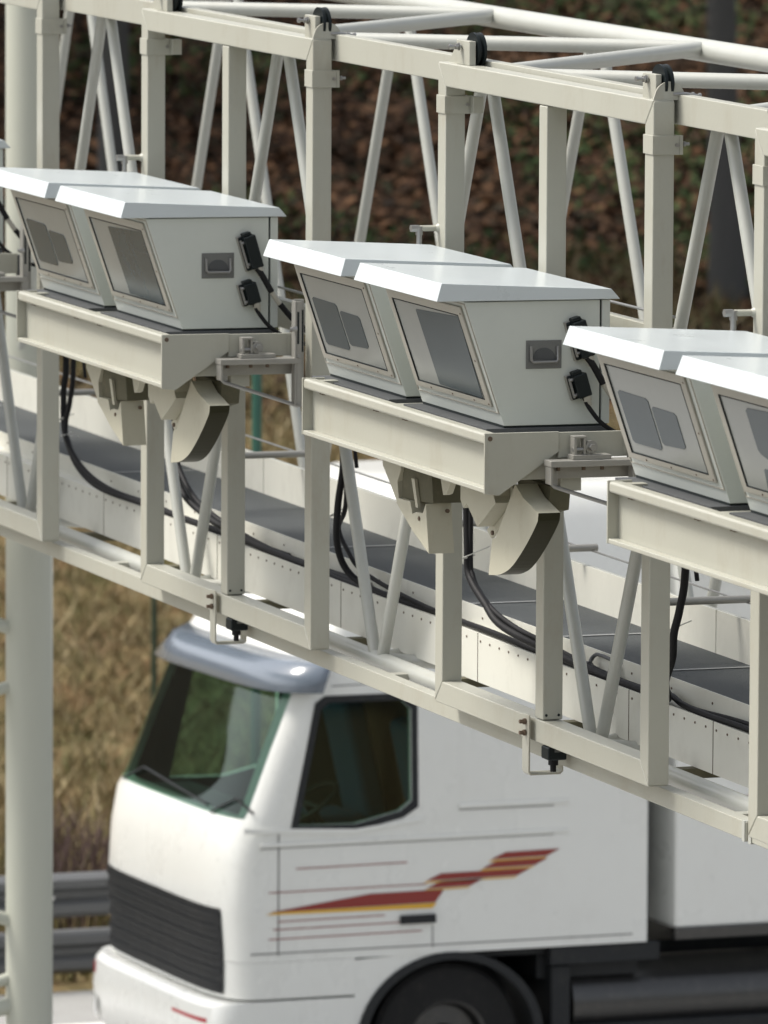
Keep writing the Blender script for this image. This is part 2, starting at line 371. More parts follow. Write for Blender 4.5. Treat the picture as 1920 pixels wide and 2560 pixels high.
for y in (.60, .92): MB().box(GX0, GX1, y, y+.04, .11, .17).build('stringer', M['zinc'], wk)
# safety wire with stanchion stubs along the far side
sw = thing('safety_wire', (0, 0, 0), 'thin steel safety wire on short stub arms along the far walkway edge', 'wire')
MB().tube([(GX0, 1.08, .515), (GX1, 1.08, .515)], .005, 8).build('wire', M['steel'], sw)
for x in (-1.8, .95, 3.55, 4.45, 6.1):
    MB().cyl((x, 1.08, .53), 'y', .017, -.42 if x != 4.45 else -.12, .02, 12).build('stub_arm', M['zinc'], sw, smooth=True)

# ------------------------------------------------------------------ hanging frames
X0 = {0: .028, 1: 3.75, 2: 7.5, 3: 10.724}
fw, fd = .085, .093
def make_frame():
    t = thing('hanging_frame', (0, 0, 0), 'x', 'equipment frame', 'square-tube frames hung on the truss front')
    xl = -2.268
    zt0, zt1 = 2.663, 2.768
    # mitred ring: left post, right post, top beam, bottom beam
    def quad(name, p):
        MB().prism(p, 'y', 0, fd).build(name, M['paint'], t, bevel=.006)
    e = .0008
    quad('post', [(xl, .003), (xl+fw, .097), (xl+fw, zt0), (xl, zt1-.002)])
    quad('post', [(0, .003), (-fw, .103), (-fw, zt0), (0, zt1-.002)])
    quad('top_beam', [(xl+e, zt1), (-e, zt1), (-fw+e, zt0+.002), (xl+fw-e, zt0+.002)])
    quad('bottom_beam', [(xl+e, 0), (-e, 0), (-fw+e, .100), (xl+fw-e, .097)])
    MB().box(-1.165, -1.08, .001, fd-.001, .102, zt0).build('post', M['paint'], t, bevel=.006)
    for hy in (.017, .073): MB().cyl((-1.08, hy, .122), 'x', .006, -.001, .0015, 10).build('drain_hole', M['seal'], t)
    # clamps
    for i, x in enumerate((xl, -fw)):
        c = MB(); c.ring([(x-.006, -.005), (x+fw+.006, -.005), (x+fw+.006, .112), (x-.006, .112)], [(x, 0), (x+fw, 0), (x+fw, .105), (x, .105)], 'z', 2.549, 2.626)
        c.box(x+fw-.01, x+fw+.006, .1125, .128, 2.549, 2.626)
        if i == 0: c.box(x+fw-.02, x+fw+.03, .118, .165, 2.552, 2.624)
        cl = c.build('clamp', M['paint'], t, bevel=.002)
        b = MB(); b.cyl((x+fw+.008, .10, 2.588), 'x', .008, -.002, .006, 8)
        b.cyl((x+fw-.02, .12, 2.590), 'y', .006, 0, .045, 8); b.cyl((x+fw-.02, .14, 2.590), 'y', .011, 0, .008, 6)
        b.build('clamp_bolt', M['steel'], cl, smooth=True)
    # pulleys at both top corners
    for x in (-1.99, .0):
        p = MB()
        if x < -1: p.box(-2.13, -1.985, .028, .058, 2.768, 2.872)
        else: p.box(-.16, -.03, .022, .048, 2.766, 2.868)
        br = p.build('pulley_bracket', M['paint'], t, bevel=.003)
        q = MB()
        if x < -1: q.prism([(-2.235, 2.768), (-2.1302, 2.768), (-2.1302, 2.858), (-2.15, 2.85)], 'y', .036, .044)
        else:
            arc = [(.002, 2.767)]+[(.074-.066*math.cos(a), 2.775+.066*math.sin(a)) for a in np.linspace(.45, math.pi-.3, 12)]+[(.148, 2.767)]
            q.prism(arc, 'x', -.016, -.008)
        q.build('gusset', M['paint'], t)
        cx = -2.04 if x < -1 else -.075
        y0 = .064 if x < -1 else .053
        wm = MB()
        prof_ = [(.074, 0), (.074, .011), (.060, .016), (.060, .022), (.074, .027), (.074, .038)]
        pts = []; n = 36
        for (r, dy) in prof_: pts += [(cx+r*math.cos(2*math.pi*k/n), y0+dy, 2.832+r*math.sin(2*math.pi*k/n)) for k in range(n)]
        fc = [(i*n+k, i*n+(k+1) % n, (i+1)*n+(k+1) % n, (i+1)*n+k) for i in range(5) for k in range(n)]+[tuple(range(n)), tuple(range(5*n, 6*n))]
        wm.add(pts, fc)
        pu = wm.build('pulley_wheel', M['plug'], t, smooth=True)
        ab = MB(); ab.cyl((cx-.03, 0, 2.845), 'y', .007, -.035 if x < -1 else -.03, .09, 10)
        ab.cyl((cx-.03, 0, 2.845), 'y', .014, -.002, .008, 6); ab.cyl((cx-.03, 0, 2.845), 'y', .017, .012, .016, 14); ab.cyl((cx-.03, 0, 2.845), 'y', .011, -.033, -.022, 8)
        ab.build('axle', M['steel'], pu, smooth=True)
    lb = MB(); lb.tube([(-.01, .09, 2.79), (.0, .14, 2.792), (.0, .2, 2.782)], .007, 8); lb.cyl((0, .165, 2.787), 'y', .012, 0, .01, 8); lb.cyl((0, .195, 2.783), 'y', .012, 0, .01, 8)
    lb.build('locking_pin', M['steel'], t, smooth=True)
    # stub with drop rod on the left post
    s = MB(); s.tube([(xl+.01, .0, 2.052), (xl+.01, -.085, 2.052)], [.013, .013], 14); s.tube([(xl+.01, .002, 2.052), (xl+.01, -.012, 2.052)], [.022, .013], 14)
    st_ = s.build('stub', M['paint'], t, smooth=True)
    s = MB(); s.cyl((xl+.01, 0, 2.052), 'y', .016, -.126, -.09, 6); s.cyl((xl+.01, -.087, 2.04), 'z', .016, -.016, .022, 10); s.cyl((xl+.01, -.087, 2.03), 'z', .012, -.25, 0, 12)
    s.build('drop_rod', M['steel'], st_, smooth=True)
    # hanger loop under the mid post
    lp = MB()
    tk = .007
    o_ = [(-.029, .112), (-.029, -.143), (.131, -.143), (.131, -.085), (.124, -.085), (.124, -.136), (-.022, -.136), (-.022, .112)]
    o_ = [(-.058+.03, .112), (-.058+.03, -.128), (-.018, -.143), (.118, -.143), (.131, -.13), (.131, -.085), (.123, -.085), (.123, -.127), (.114, -.136), (-.012, -.136), (-.020, -.125), (-.020, .112)]
    lp.prism(o_, 'x', -1.165-.075+.01, -1.165+.005)
    hl = lp.build('hanger_loop', M['paint'], t, bevel=.002)
    for z in (.082, .035):
        b = MB(); b.cyl((-1.19, -.028, z), 'y', .009, -.03, 0, 6); b.cyl((-1.19, -.028, z), 'y', .013, -.012, -.002, 10)
        b.build('loop_bolt', M['rust'], hl, smooth=True)
    return t
def make_loop_sensor():
    t = thing('detector_lamp', (0, 0, 0), 'x', 'sensor', 'small black sensors hanging in loops')
    b = MB(); b.box(-1.09, -1.01, -.003, .083, -.058, -.002).build('body', M['plug'], t, bevel=.008)
    b = MB(); b.cyl((-1.05, .037, -.06), 'z', .021, -.022, .003, 16); b.cyl((-1.05, .037, -.08), 'z', .013, -.03, .0, 12)
    b.build('nozzle', M['rubber'], t, smooth=True)
    MB().box(-1.008, -1.005, .025, .055, -.022, -.012).build('nameplate', M['handle'], t)
    return t
place = {0: 'at the left edge of the photo', 1: 'left of centre', 2: 'right of centre', 3: 'cut by the right edge of the photo'}
frame_l = {0: 'pale square-tube frame at the left edge in front of the round column',
           1: 'pale square-tube frame behind the complete left pair of camera boxes',
           2: 'pale square-tube frame behind the complete middle pair of camera boxes',
           3: 'pale square-tube frame at the far right, its left post just inside the photo'}
sens_l = {0: None, 1: 'small black sensor in a loop above the truck windscreen', 2: 'small black sensor in a loop over the white truck cab, nearest the viewer', }
f1 = make_frame(); f1.location = sh((X0[0], 0, 0)); f1['label'] = frame_l[0]
for k in (1, 2, 3): dup(f1, (X0[k], 0, X3Z if k == 3 else 0), frame_l[k])
s1 = make_loop_sensor(); s1.location = sh((X0[1], 0, 0)); s1['label'] = sens_l[1]
dup(s1, (X0[2], 0, 0), sens_l[2])

# ------------------------------------------------------------------ camera housings
A = Vector((0, -.175, .503))                 # slanted front, bottom (y -.505, z 1.437) to top
NRM = Vector((0, -.503, -.175)).normalized()
def slant(x, t, off=0.):
    p = Vector((x, -.505, 1.437))+A*t+NRM*off; return tuple(p)
def spatch(mb, pts, o0, o1):
    n = len(pts); vs = [slant(x, t, o0) for x, t in pts]+[slant(x, t, o1) for x, t in pts]
    mb.add(vs, [tuple(range(n)), tuple(range(n, 2*n))]+[(i, (i+1) % n, n+(i+1) % n, n+i) for i in range(n)])
def sring(mb, o, i_, o0, o1):
    n = 4
    def rect(a): return [(a[0], a[2]), (a[1], a[2]), (a[1], a[3]), (a[0], a[3])]
    O, I = rect(o), rect(i_)
    vs = [slant(x, t, of) for of in (o0, o1) for x, t in O+I]; fs = []
    for i in range(n):
        j = (i+1) % n
        fs += [(i, j, n+j, n+i), (2*n+i, 3*n+i, 3*n+j, 2*n+j), (i, 2*n+i, 2*n+j, j), (n+i, n+j, 3*n+j, 3*n+i)]
    mb.add(vs, fs)
def make_housing(patches, plugs=True):
    # local x: 0 = near (right) wall, -.875 = far wall
    t = thing('camera_housing', (0, 0, 0), 'x', 'camera housing', 'grey camera housings in pairs')
    W = -.875
    b = MB(); b.prism([(-.505, 1.437), (-.680, 1.940), (-.090, 1.940), (-.090, 1.437)], 'x', W, 0)
    body = b.build('body', M['box'], t, bevel=.003)
    b = MB(); b.box(W+.012, -.012, -.090, -.081, 1.44, 1.938); b.build('door_seal', M['seal'], t)
    b = MB(); b.box(W, 0, -.081, -.045, 1.437, 1.940); b.build('rear_door', M['box'], t, bevel=.003)
    b = MB(); b.box(W+.008, -.006, -.505, -.055, 1.428, 1.437); b.build('base_seal', M['seal'], t)
    b = MB(); b.box(W-.01, .006, -.585, -.05, 1.407, 1.4285); b.build('base_plate', M['base'], t, bevel=.002)
    fr = MB(); sring(fr, (-.848, -.050, .150, .955), (-.812, -.098, .196, .884), 0.0003, .010); fo = fr.build('window_frame', M['trim'], t, bevel=.0025)
    fr = MB(); sring(fr, (-.8115, -.0985, .1965, .8835), (-.806, -.104, .203, .877), .0004, .010); fr.build('gasket', M['seal'], fo)
    fr = MB(); spatch(fr, [(-.8055, .2035), (-.1045, .2035), (-.1045, .8765), (-.8055, .8765)], -.0002+.001, .005); pane = fr.build('pane', M['glass'], t)
    for P_ in patches:
        q = MB(); spatch(q, P_, .0055, .0075); q.build('filter', M['patch'], pane)  # real filters, and the painted reflection on the nearest housing
    for xx, tt in ((-.066, .17), (-.066, .52), (-.066, .90), (-.68, .17), (-.45, .17), (-.22, .17)): MB().cyl(slant(xx, tt, .009), NRM, .0040, 0, .003, 8).build('screw', M['rust'], fo, smooth=True)
    # outer door edge line on the front
    e = MB(); sring(e, (-.868, -.006, .10, .985), (-.862, -.012, .108, .977), .0003, .004); e.build('edge_trim', M['trim'], t)
    # lid: sheet cap with sloping skirts
    x0, x1 = W-.012, .016
    v = [(x0, -.808, 1.945), (x1, -.808, 1.945), (x1, -.008, 1.943), (x0, -.008, 1.943),
         (x0+.009, -.783, 2.018), (x1-.009, -.783, 2.018), (x1-.009, -.043, 1.984), (x0+.009, -.043, 1.984)]
    l = MB(); l.add(v, [(3, 2, 1, 0), (4, 5, 6, 7), (0, 1, 5, 4), (1, 2, 6, 5), (2, 3, 7, 6), (3, 0, 4, 7)])
    l.build('lid', M['lid'], t, bevel=.003)
    l = MB(); l.box(W+.01, -.01, -.66, -.05, 1.9405, 1.9425); l.build('lid_gasket', M['seal'], t)
    # folding handle
    hp = MB(); hp.box(0, .0035, -.414, -.258, 1.666, 1.781); pl = hp.build('handle_plate', M['handle'], t, bevel=.002)
    hp = MB(); hp.box(.0035, .005, -.402, -.270, 1.678, 1.770); hp.build('recess_edge', M['handle'], pl)
    hp = MB(); arc = [(-.385, 1.705)]+[(-.336+.049*math.cos(a), 1.705+.046*math.sin(a)) for a in np.linspace(math.pi, 0, 14)]+[(-.287, 1.700)]
    hp.prism(arc, 'x', .005, .0075); hp.build('grip_hollow', M['base'], pl)
    hp = MB(); hp.tube([(.010, -.394, 1.757), (.013, -.394, 1.703), (.015, -.386, 1.694), (.015, -.286, 1.694), (.013, -.278, 1.703), (.010, -.278, 1.757)], .0062, 12)
    hp.build('grip', M['grip'], pl, smooth=True)
    if plugs:
        for (cy, cz, hw, hh) in ((-.186, 1.785, .040, .082), (-.190, 1.597, .041, .052)):
            a = math.radians(17); az = Vector((0, -math.sin(a), math.cos(a))); ay = Vector((0, math.cos(a), math.sin(a))); ax = Vector((1, 0, 0)); c = Vector((0, cy, cz))
            p = MB(); p.obox(c+ax*.008-ay*.008, ax, ay, az, .008, hw-.004, hh); so_ = p.build('socket', M['zinc'], t, bevel=.002)
            p = MB(); p.obox(c+ax*.036+ay*.006, ax, ay, az, .020, hw*.72, hh*.93)
            p.obox(c+ax*.020-ay*.004, ax, ay, az, .006, hw*.9, hh*.98); p.build('plug_hood', M['plug'], t, bevel=.009)
            p = MB(); p.obox(c+ax*.022-ay*(hw*.86), ax, ay, az, .012, .004, hh*.8)
            for s_ in (-1, 1): p.cyl(c+ax*.03-ay*(hw*.80)+az*hh*.62*s_, ay, .007, -.004, .010, 10)
            p.build('latch', M['steel'], so_, bevel=.001)
            p = MB(); p.obox(c+ax*.026+az*(hh+.003), ax, ay, az, .018, hw*.5, .008); p.build('hinge_cap', M['plug'], so_, bevel=.003)
            p = MB(); e0 = c+ax*.036-az*(hh*.9)+ay*.012
            p.tube([e0, e0-az*.02, e0-az*.021, e0-az*.042], [.019, .019, .016, .014], 14); p.build('cable_gland', M['trim'], so_, smooth=True)
    return t
def rr(pts, k=.018):   # knock the corners off a patch
    out = []; n = len(pts)
    for i in range(n):
        p, a, b = Vector(pts[i]), Vector(pts[i-1]), Vector(pts[(i+1) % n])
        out.append(tuple(p+(a-p).normalized()*k)); out.append(tuple(p+(b-p).normalized()*k))
    return out
far_p = [rr([(-.765, .285), (-.490, .285), (-.487, .680), (-.765, .690)]), rr([(-.470, .335), (-.250, .350), (-.248, .622), (-.470, .630)])]
near_p = [rr([(-.575, .218), (-.125, .203), (-.108, .866), (-.578, .834)], .006)]
near3_reflection = [rr([(-.60, .50), (-.42, .40), (-.38, .22), (-.34, .40), (-.20, .30), (-.12, .42), (-.11, .86), (-.60, .83)], .02), rr([(-.62, .21), (-.42, .21), (-.46, .38), (-.60, .38)], .01)]  # window reflection painted as jagged dark shapes, not filters
hA = make_housing(far_p, False); hB = make_housing(near_p, True)
XF, XN = -1.360, -.310
hA.location = sh((X0[1]+XF, 0, 0)); hA['label'] = 'left box of the left pair of camera housings, two dark filters in its window'
hB.location = sh((X0[1]+XN, 0, 0)); hB['label'] = 'right box of the left pair, its handle and two black plugs fully in view'
dup(hA, (X0[2]+XF, 0, 0), 'left box of the middle pair of camera housings, window with two dark filters')
dup(hB, (X0[2]+XN, 0, 0), 'right box of the middle pair, its upper black plug half hidden by the next lid')
dup(hA, (X0[0]+XF-.16, 0, 0), 'left box of the farthest pair of camera housings, off the left edge of the photo')
dup(hB, (X0[0]+XN-.16, 0, 0), 'camera housing whose grey wall only just shows at the photo’s left edge')
dup(hA, (X0[3]+XF, 0, X3Z), 'left box of the nearest pair of camera housings at the right edge')
h3 = make_housing(near3_reflection, True); h3.location = sh((X0[3]+XN, 0, X3Z)); h3['label'] = 'nearest camera housing cut by the right edge, jagged dark reflection painted on its window'

# ------------------------------------------------------------------ carrier consoles
def make_console():
    t = thing('carrier_console', (0, 0, 0), 'x', 'console', 'pale channel consoles carrying the camera boxes')
    MB().box(-2.045, -.051, -.70, -.656, 1.398, 1.443).build('upper_lip', M['paint'], t, bevel=.012, seg=3)
    MB().box(-2.045, -.051, -.656, -.646, 1.21, 1.44).build('web', M['paint'], t)
    MB().box(-2.045, -.051, -.70, -.6565, 1.203, 1.222).build('lower_lip', M['paint'], t, bevel=.004)
    MB().box(-2.055, -2.0455, -.702, -.60, 1.202, 1.444).build('end_plate', M['paint'], t, bevel=.002)
    e = MB(); e.prism([(-.702, 1.444), (-.702, 1.201), (-.637, 1.194), (-.382, 1.363), (-.382, 1.444)], 'x', -.0505, -.040); ep = e.build('end_plate', M['paint'], t, bevel=.002)
    e = MB(); e.cyl((-.040, -.679, 1.422), 'x', .010, -.001, .002, 14); e.build('bolt', M['rust'], ep, smooth=True)
    for x in (-1.93, -1.90, -1.32, -1.29, -1.0, -.97, -.12): MB().cyl((x, -.662, 1.397), 'z', .008, -.010, .002, 8).build('screw', M['rust'], t, smooth=True)
    d = MB()
    d.box(-2.04, -.052, -.645, -.06, 1.385, 1.395)
    d.box(-2.04, -1.99, -.645, -.56, 1.396, 1.436); d.box(-1.30, -1.19, -.645, -.10, 1.396, 1.418)
    d.build('deck_plate', M['paint'], t, bevel=.002)
    d = MB(); d.box(-.060, -.0465, -.381, -.072, 1.338, 1.440); d.box(-.0462, -.043, -.10, -.085, 1.345, 1.435); d.build('side_cheek', M['paint'], t, bevel=.002)
    d = MB(); d.box(-1.95, -.07, -.36, -.27, 1.20, 1.383); d.box(-.16, -.07, -.60, -.361, 1.25, 1.383); d.box(-1.45, -1.30, -.60, -.361, 1.22, 1.383)
    d.build('underframe', M['paint'], t, bevel=.003)
    d = MB(); d.box(-.075, -.043, -.072, -.03, 1.29, 1.43); d.build('rear_stay', M['base'], t, bevel=.003)
    return t
cons = make_console(); cons.location = sh((X0[1], 0, 0)); cons['label'] = 'pale channel console under the left pair of camera boxes, both ends in view'
dup(cons, (X0[2], 0, 0), 'pale channel console under the middle pair of camera boxes')
dup(cons, (X0[0]-.12, 0, 0), 'pale channel console under the farthest camera boxes, beyond the left edge')
dup(cons, (X0[3], 0, X3Z), 'pale channel console nearest the viewer, running out of the right edge')

# ------------------------------------------------------------------ mounting brackets
def make_bracket():
    t = thing('mounting_bracket', (0, 0, 0), 'x', 'bracket', 'triangular brackets fixing the consoles to the frame posts')
    MB().box(-.02, .052, -.455, -.072, 1.312, 1.337).build('shelf', M['zinc'], t, bevel=.003)
    MB().box(-.015, .044, -.452, -.44, 1.24, 1.3115).box(.0, .008, -.4395, -.405, 1.235, 1.3115).build('front_leg', M['zinc'], t, bevel=.003)
    MB().box(-.06, -.021, -.41, -.06, 1.258, 1.308).build('cross_bar', M['zinc'], t, bevel=.003)
    MB().tube([(.03, -.445, 1.30), (.03, -.444, 1.245), (.03, -.43, 1.232), (.03, -.075, 1.118)], .0085, 10).build('stay_rod', M['steel'], t, smooth=True)
    p = MB(); p.box(.001, .048, -.098, -.090, 1.12, 1.592); p.box(.001, .009, -.0895, -.04, 1.12, 1.598); p.box(.040, .048, -.0895, -.066, 1.12, 1.592)
    up = p.build('upright', M['zinc'], t, bevel=.002)
    MB().box(.0095, .014, -.085, -.045, 1.36, 1.55).box(.0485, .0495, -.088, -.079, 1.40, 1.545).build('slot', M['seal'], up)
    b = MB(); b.cyl((.046, -.10, 1.468), 'y', .013, -.012, .01, 6); b.cyl((.046, -.10, 1.468), 'y', .009, -.022, 0, 10); b.build('bolt', M['steel'], up, smooth=True)
    MB().cyl((.05, -.08, 1.345), 'x', .008, 0, .006, 8).build('bolt', M['steel'], up, smooth=True); MB().cyl((.05, -.077, 1.125), 'x', .010, -.004, .006, 10).build('bolt', M['steel'], up, smooth=True)
    # clevis and eye bolt on the shelf
    c = MB(); c.box(-.03, .03, -.35, -.183, 1.3375, 1.356); cl = c.build('clevis_base', M['zinc'], t, bevel=.002)
    c = MB(); c.box(-.028, .012, -.338, -.325, 1.3565, 1.42); c.box(-.028, .012, -.296, -.286, 1.3565, 1.42); c.box(-.028, .012, -.338, -.283, 1.4205, 1.430); c.build('clevis', M['zinc'], cl, bevel=.002)
    c = MB(); c.cyl((-.01, -.262, 1.385), 'x', .026, 0, .022, 18); c.cyl((.012, -.262, 1.385), 'x', .014, 0, .018, 6); c.cyl((-.0, -.31, 1.375), 'y', .009, -.03, .06, 10); c.build('eye_bolt', M['steel'], cl, smooth=True)
    for y in (-.41, -.30, -.22): MB().cyl((.02, y, 1.311), 'z', .009, -.016, 0, 6).build('nut', M['rust'], t, smooth=True)
    return t
brk = make_bracket(); brk.location = sh((X0[1], 0, 0)); brk['label'] = 'triangular metal bracket with slotted upright right of the left camera pair'
dup(brk, (X0[2], 0, 0), 'triangular metal bracket right of the middle camera pair, its upright behind the next box')
dup(brk, (X0[0]-.06, 0, 0), 'triangular metal bracket at the left edge above the first console')
# short beams behind the boxes
for k, z in ((1, 1.528), (2, 1.842)):
    tag(MB().box(X0[k]-1.0, X0[k]-.086, .098, .15, z-.13, z).build('tie_beam', M['paint'], bevel=.004), 'short pale tie beam behind the rear wall of the %s camera box' % ('left pair’s right' if k == 1 else 'middle pair’s right'), 'beam', 'short tie beams behind the boxes')
    tag(MB().tube([(X0[k]-1.0, .10, z+.055), (X0[k], .10, z+.055)], .006, 8).build('tie_rod', M['steel'], smooth=True), 'thin steel rod just above the tie beam behind the %s pair' % ('left' if k == 1 else 'middle'), 'rod', 'thin rods above the tie beams')

# ------------------------------------------------------------------ scanner hoods under the consoles
def make_left_scanner():
    t = thing('scanner_unit', (0, 0, 0), 'x', 'scanner', 'wedge scanners under the consoles')
    w1 = [(-1.470, 1.0), (-1.325, 1.004), (-1.300, .955), (-1.261, .967), (-1.186, .971), (-1.154, 1.016), (-1.117, .811), (-1.300, .885), (-1.479, .978)]
    MB().prism(w1, 'y', -.50, -.385, [(x, z) for x, z in w1]).build('hood', M['hood'], t, bevel=.002)
    f_ = [(-1.648, 1.205), (-1.425, 1.205), (-1.446, 1.115), (-1.480, 1.067), (-1.466, 1.0), (-1.482, .978), (-1.56, 1.047), (-1.648, 1.117)]
    MB().prism(f_, 'y', -.495, -.47).build('fin', M['hood'], t, bevel=.002)
    MB().prism([(-1.46, .995), (-1.46, 1.20), (-1.15, 1.20), (-1.12, 1.02)], 'y', -.480, -.30).build('bracket', M['bracket_dark'], t, bevel=.003)
    MB().prism([(-1.325, 1.10), (-1.290, 1.10), (-1.250, .985), (-1.275, .985)], 'y', -.495, -.482).build('strut', M['hood'], t)
    MB().box(-1.40, -1.18, -.468, -.34, 1.2005, 1.222).build('head_plate', M['zinc'], t, bevel=.002)
    MB().box(-1.34, -1.27, -.4825, -.4803, 1.135, 1.16).build('label_plate', M['yellow'], t)
    MB().cyl((-1.135, -.41, .985), 'x', .009, -.004, .004, 10).build('bolt', M['rust'], t, smooth=True); MB().cyl((-1.22, -.497, .945), 'y', .009, -.008, 0, 8).build('bolt', M['rust'], t, smooth=True)
    MB().prism([(-1.02, 1.20), (-.84, 1.20), (-.93, 1.085), (-.965, 1.075)], 'y', -.50, -.47).build('gusset', M['hood'], t, bevel=.002)
    return t
def make_right_scanner():
    t = thing('scanner_unit', (0, 0, 0), 'x', 'scanner', 'curved scanner hoods under the consoles')
    arc = [(-.205, 1.215), (-.121, 1.170), (.034, 1.129)]
    cx, n = None, 14
    key = [(.034, 1.129), (.027, 1.097), (-.038, 1.03), (-.14, .944), (-.25, .870), (-.362, .829), (-.475, .812)]
    for i in range(len(key)-1):                          # Catmull-Rom through the measured outline
        p0, p1, p2, p3 = key[max(i-1, 0)], key[i], key[i+1], key[min(i+2, len(key)-1)]
        if i == 0: arc.append(p2); continue
        for s in (.25, .5, .75, 1.):
            arc.append(tuple(.5*((2*p1[j])+(-p0[j]+p2[j])*s+(2*p0[j]-5*p1[j]+4*p2[j]-p3[j])*s*s+(-p0[j]+3*p1[j]-3*p2[j]+p3[j])*s**3) for j in (0, 1)))
    arc += [(-.440, .962), (-.402, .973)]
    ho = MB().prism(arc, 'y', -.50, -.405).build('hood', M['hood'], t); ho.data.materials.append(M['hood_shade'])
    for p in ho.data.polygons:  # shade painted onto the downward-facing arc faces of the hood
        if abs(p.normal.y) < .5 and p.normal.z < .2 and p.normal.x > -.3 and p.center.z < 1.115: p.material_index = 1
    wd = [(-.779, 1.20), (-.428, 1.20), (-.428, 1.138), (-.408, 1.113), (-.517, 1.041), (-.600, .991), (-.713, 1.072), (-.747, 1.049), (-.779, 1.081)]
    MB().prism(wd, 'y', -.50, -.4285).build('wedge', M['hood'], t, bevel=.002)
    MB().prism([(-.43, 1.20), (-.36, 1.14), (-.335, 1.118), (-.625, .939), (-.671, .968), (-.55, 1.05)], 'y', -.428, -.414).build('flange', M['hood'], t, bevel=.002)
    MB().prism([(-.36, 1.19), (-.30, 1.13), (-.56, .955), (-.60, .98)], 'y', -.4135, -.37).build('slot', M['bracket_dark'], t, bevel=.002)
    MB().prism([(-.43, 1.22), (-.08, 1.22), (-.10, 1.12), (-.36, 1.06)], 'y', -.40, -.31).build('bracket', M['bracket_dark'], t, bevel=.003)
    MB().cyl((-.46, -.487, .985), 'y', .010, -.008, 0, 10).build('bolt', M['rust'], t, smooth=True)
    return t
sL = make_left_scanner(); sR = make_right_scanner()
lab = {0: 'beyond the left edge of the photo', 1: 'under the left camera pair', 2: 'under the middle camera pair'}
sL.location = sh((X0[1], 0, 0)); sL['label'] = 'pale wedge-shaped scanner '+lab[1]
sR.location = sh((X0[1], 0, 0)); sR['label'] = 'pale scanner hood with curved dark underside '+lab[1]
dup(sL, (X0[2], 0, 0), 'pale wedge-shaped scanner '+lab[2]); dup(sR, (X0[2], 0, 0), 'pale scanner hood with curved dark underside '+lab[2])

# ------------------------------------------------------------------ cables
def smooth_path(pts, n=8):
    pts = [Vector(p) for p in pts]; out = []
    for i in range(len(pts)-1):
        p0, p1, p2, p3 = pts[max(i-1, 0)], pts[i], pts[i+1], pts[min(i+2, len(pts)-1)]
        for j in range(n):
            s = j/n; out.append(.5*((2*p1)+(-p0+p2)*s+(2*p0-5*p1+4*p2-p3)*s*s+(-p0+3*p1-3*p2+p3)*s**3))
    return out+[pts[-1]]
def plug_cables(k, la, lb):
    x = X0[k]
    t = thing('power_cable', (x, 0, 0), la, 'cable', 'black cables leaving the housing plugs')
    MB().tube(smooth_path([(-.272, -.160, 1.712), (-.265, -.138, 1.68), (-.26, -.095, 1.605)]), .0145, 14).build('cable', M['rubber'], t, smooth=True)
    MB().tube(smooth_path([(-.26, -.096, 1.607), (-.258, -.052, 1.545)]), .0125, 14).build('metal_sleeve', M['trim'], t, smooth=True)
    MB().tube(smooth_path([(-.258, -.055, 1.55), (-.25, .011, 1.475), (-.20, .10, 1.39), (-.17, .2, 1.25), (-.2, .3, .9)]), .0135, 14).build('cable', M['rubber'], t, smooth=True)
    t = thing('power_cable', (x, 0, 0), lb, 'cable', 'black cables leaving the housing plugs')
    MB().tube(smooth_path([(-.272, -.176, 1.555), (-.268, -.160, 1.52), (-.262, -.145, 1.495), (-.255, -.112, 1.454), (-.25, -.061, 1.417), (-.24, .015, 1.380), (-.22, .12, 1.33), (-.2, .25, 1.1), (-.2, .3, .8)]), .0095, 12).build('cable', M['rubber'], t, smooth=True)
plug_cables(0, 'thick black cable at the left edge, upper of two', 'thin black cable at the left edge, lower of two')
plug_cables(1, 'thick black cable from the upper plug of the left pair’s right box', 'thin black cable from the lower plug of the left pair’s right box')
plug_cables(2, 'thick black cable from the half-hidden upper plug of the middle pair', 'thin black cable from the lower plug of the middle pair’s right box')
def bundle(label, paths, ties=()):
    t = thing('cable_bundle', (0, 0, 0), label, 'cable', 'black cable loops hanging to the walkway')
    for p, r in paths: MB().tube(smooth_path(p), r, 12).build('cable', M['rubber'], t, smooth=True)
    for (c, tail) in ties:
        c = Vector(c); m_ = MB(); m_.tube([c+Vector((-.005, -.035, -.004)), c+Vector((.0, -.01, -.0)), c+Vector((.0, .030, .012))], .0035, 6)
        m_.tube([c+Vector((0, -.03, 0)), c+Vector(tail)], .0025, 6)
        m_.build('cable_tie', M['tie'], t, smooth=True)
bundle('black cable loop hanging under the left end of the left pair’s console', [
    ([(-.60, .33, 1.35), (-.611, .35, .84), (-.650, .35, .68), (-.642, .35, .508), (-.590, .35, .427), (-.454, .35, .329), (-.248, .35, .269), (.007, .36, .243), (.407, .40, .232), (.9, .45, .215), (2.2, .47, .209)], .0165),
    ([(-.47, .33, 1.35), (-.50, .35, .83), (-.555, .35, .633), (-.602, .345, .53), (-.575, .34, .44), (-.42, .34, .352), (-.2, .35, .285), (.1, .37, .25), (.5, .42, .235), (1.0, .46, .21), (2.2, .49, .209)], .0135)],
    [((-.625, .34, .535), (.02, .05, .03)), ((-.58, .345, .46), (.0, .06, -.01))])
bundle('black cable loop hanging behind the curved hood of the left pair', [
    ([(.90, .33, 1.35), (.904, .35, .70), (.933, .35, .556), (.988, .35, .468), (1.153, .35, .365), (1.37, .35, .317), (1.638, .37, .272), (2.1, .44, .215), (3.2, .46, .209)], .0165),
    ([(.94, .36, 1.35), (.935, .37, .70), (.965, .37, .56), (1.03, .37, .468), (1.21, .37, .372), (1.43, .37, .322), (1.70, .40, .27), (2.2, .46, .213), (3.2, .50, .208)], .0145)],
    [((.96, .34, .53), (.03, -.05, .06))])
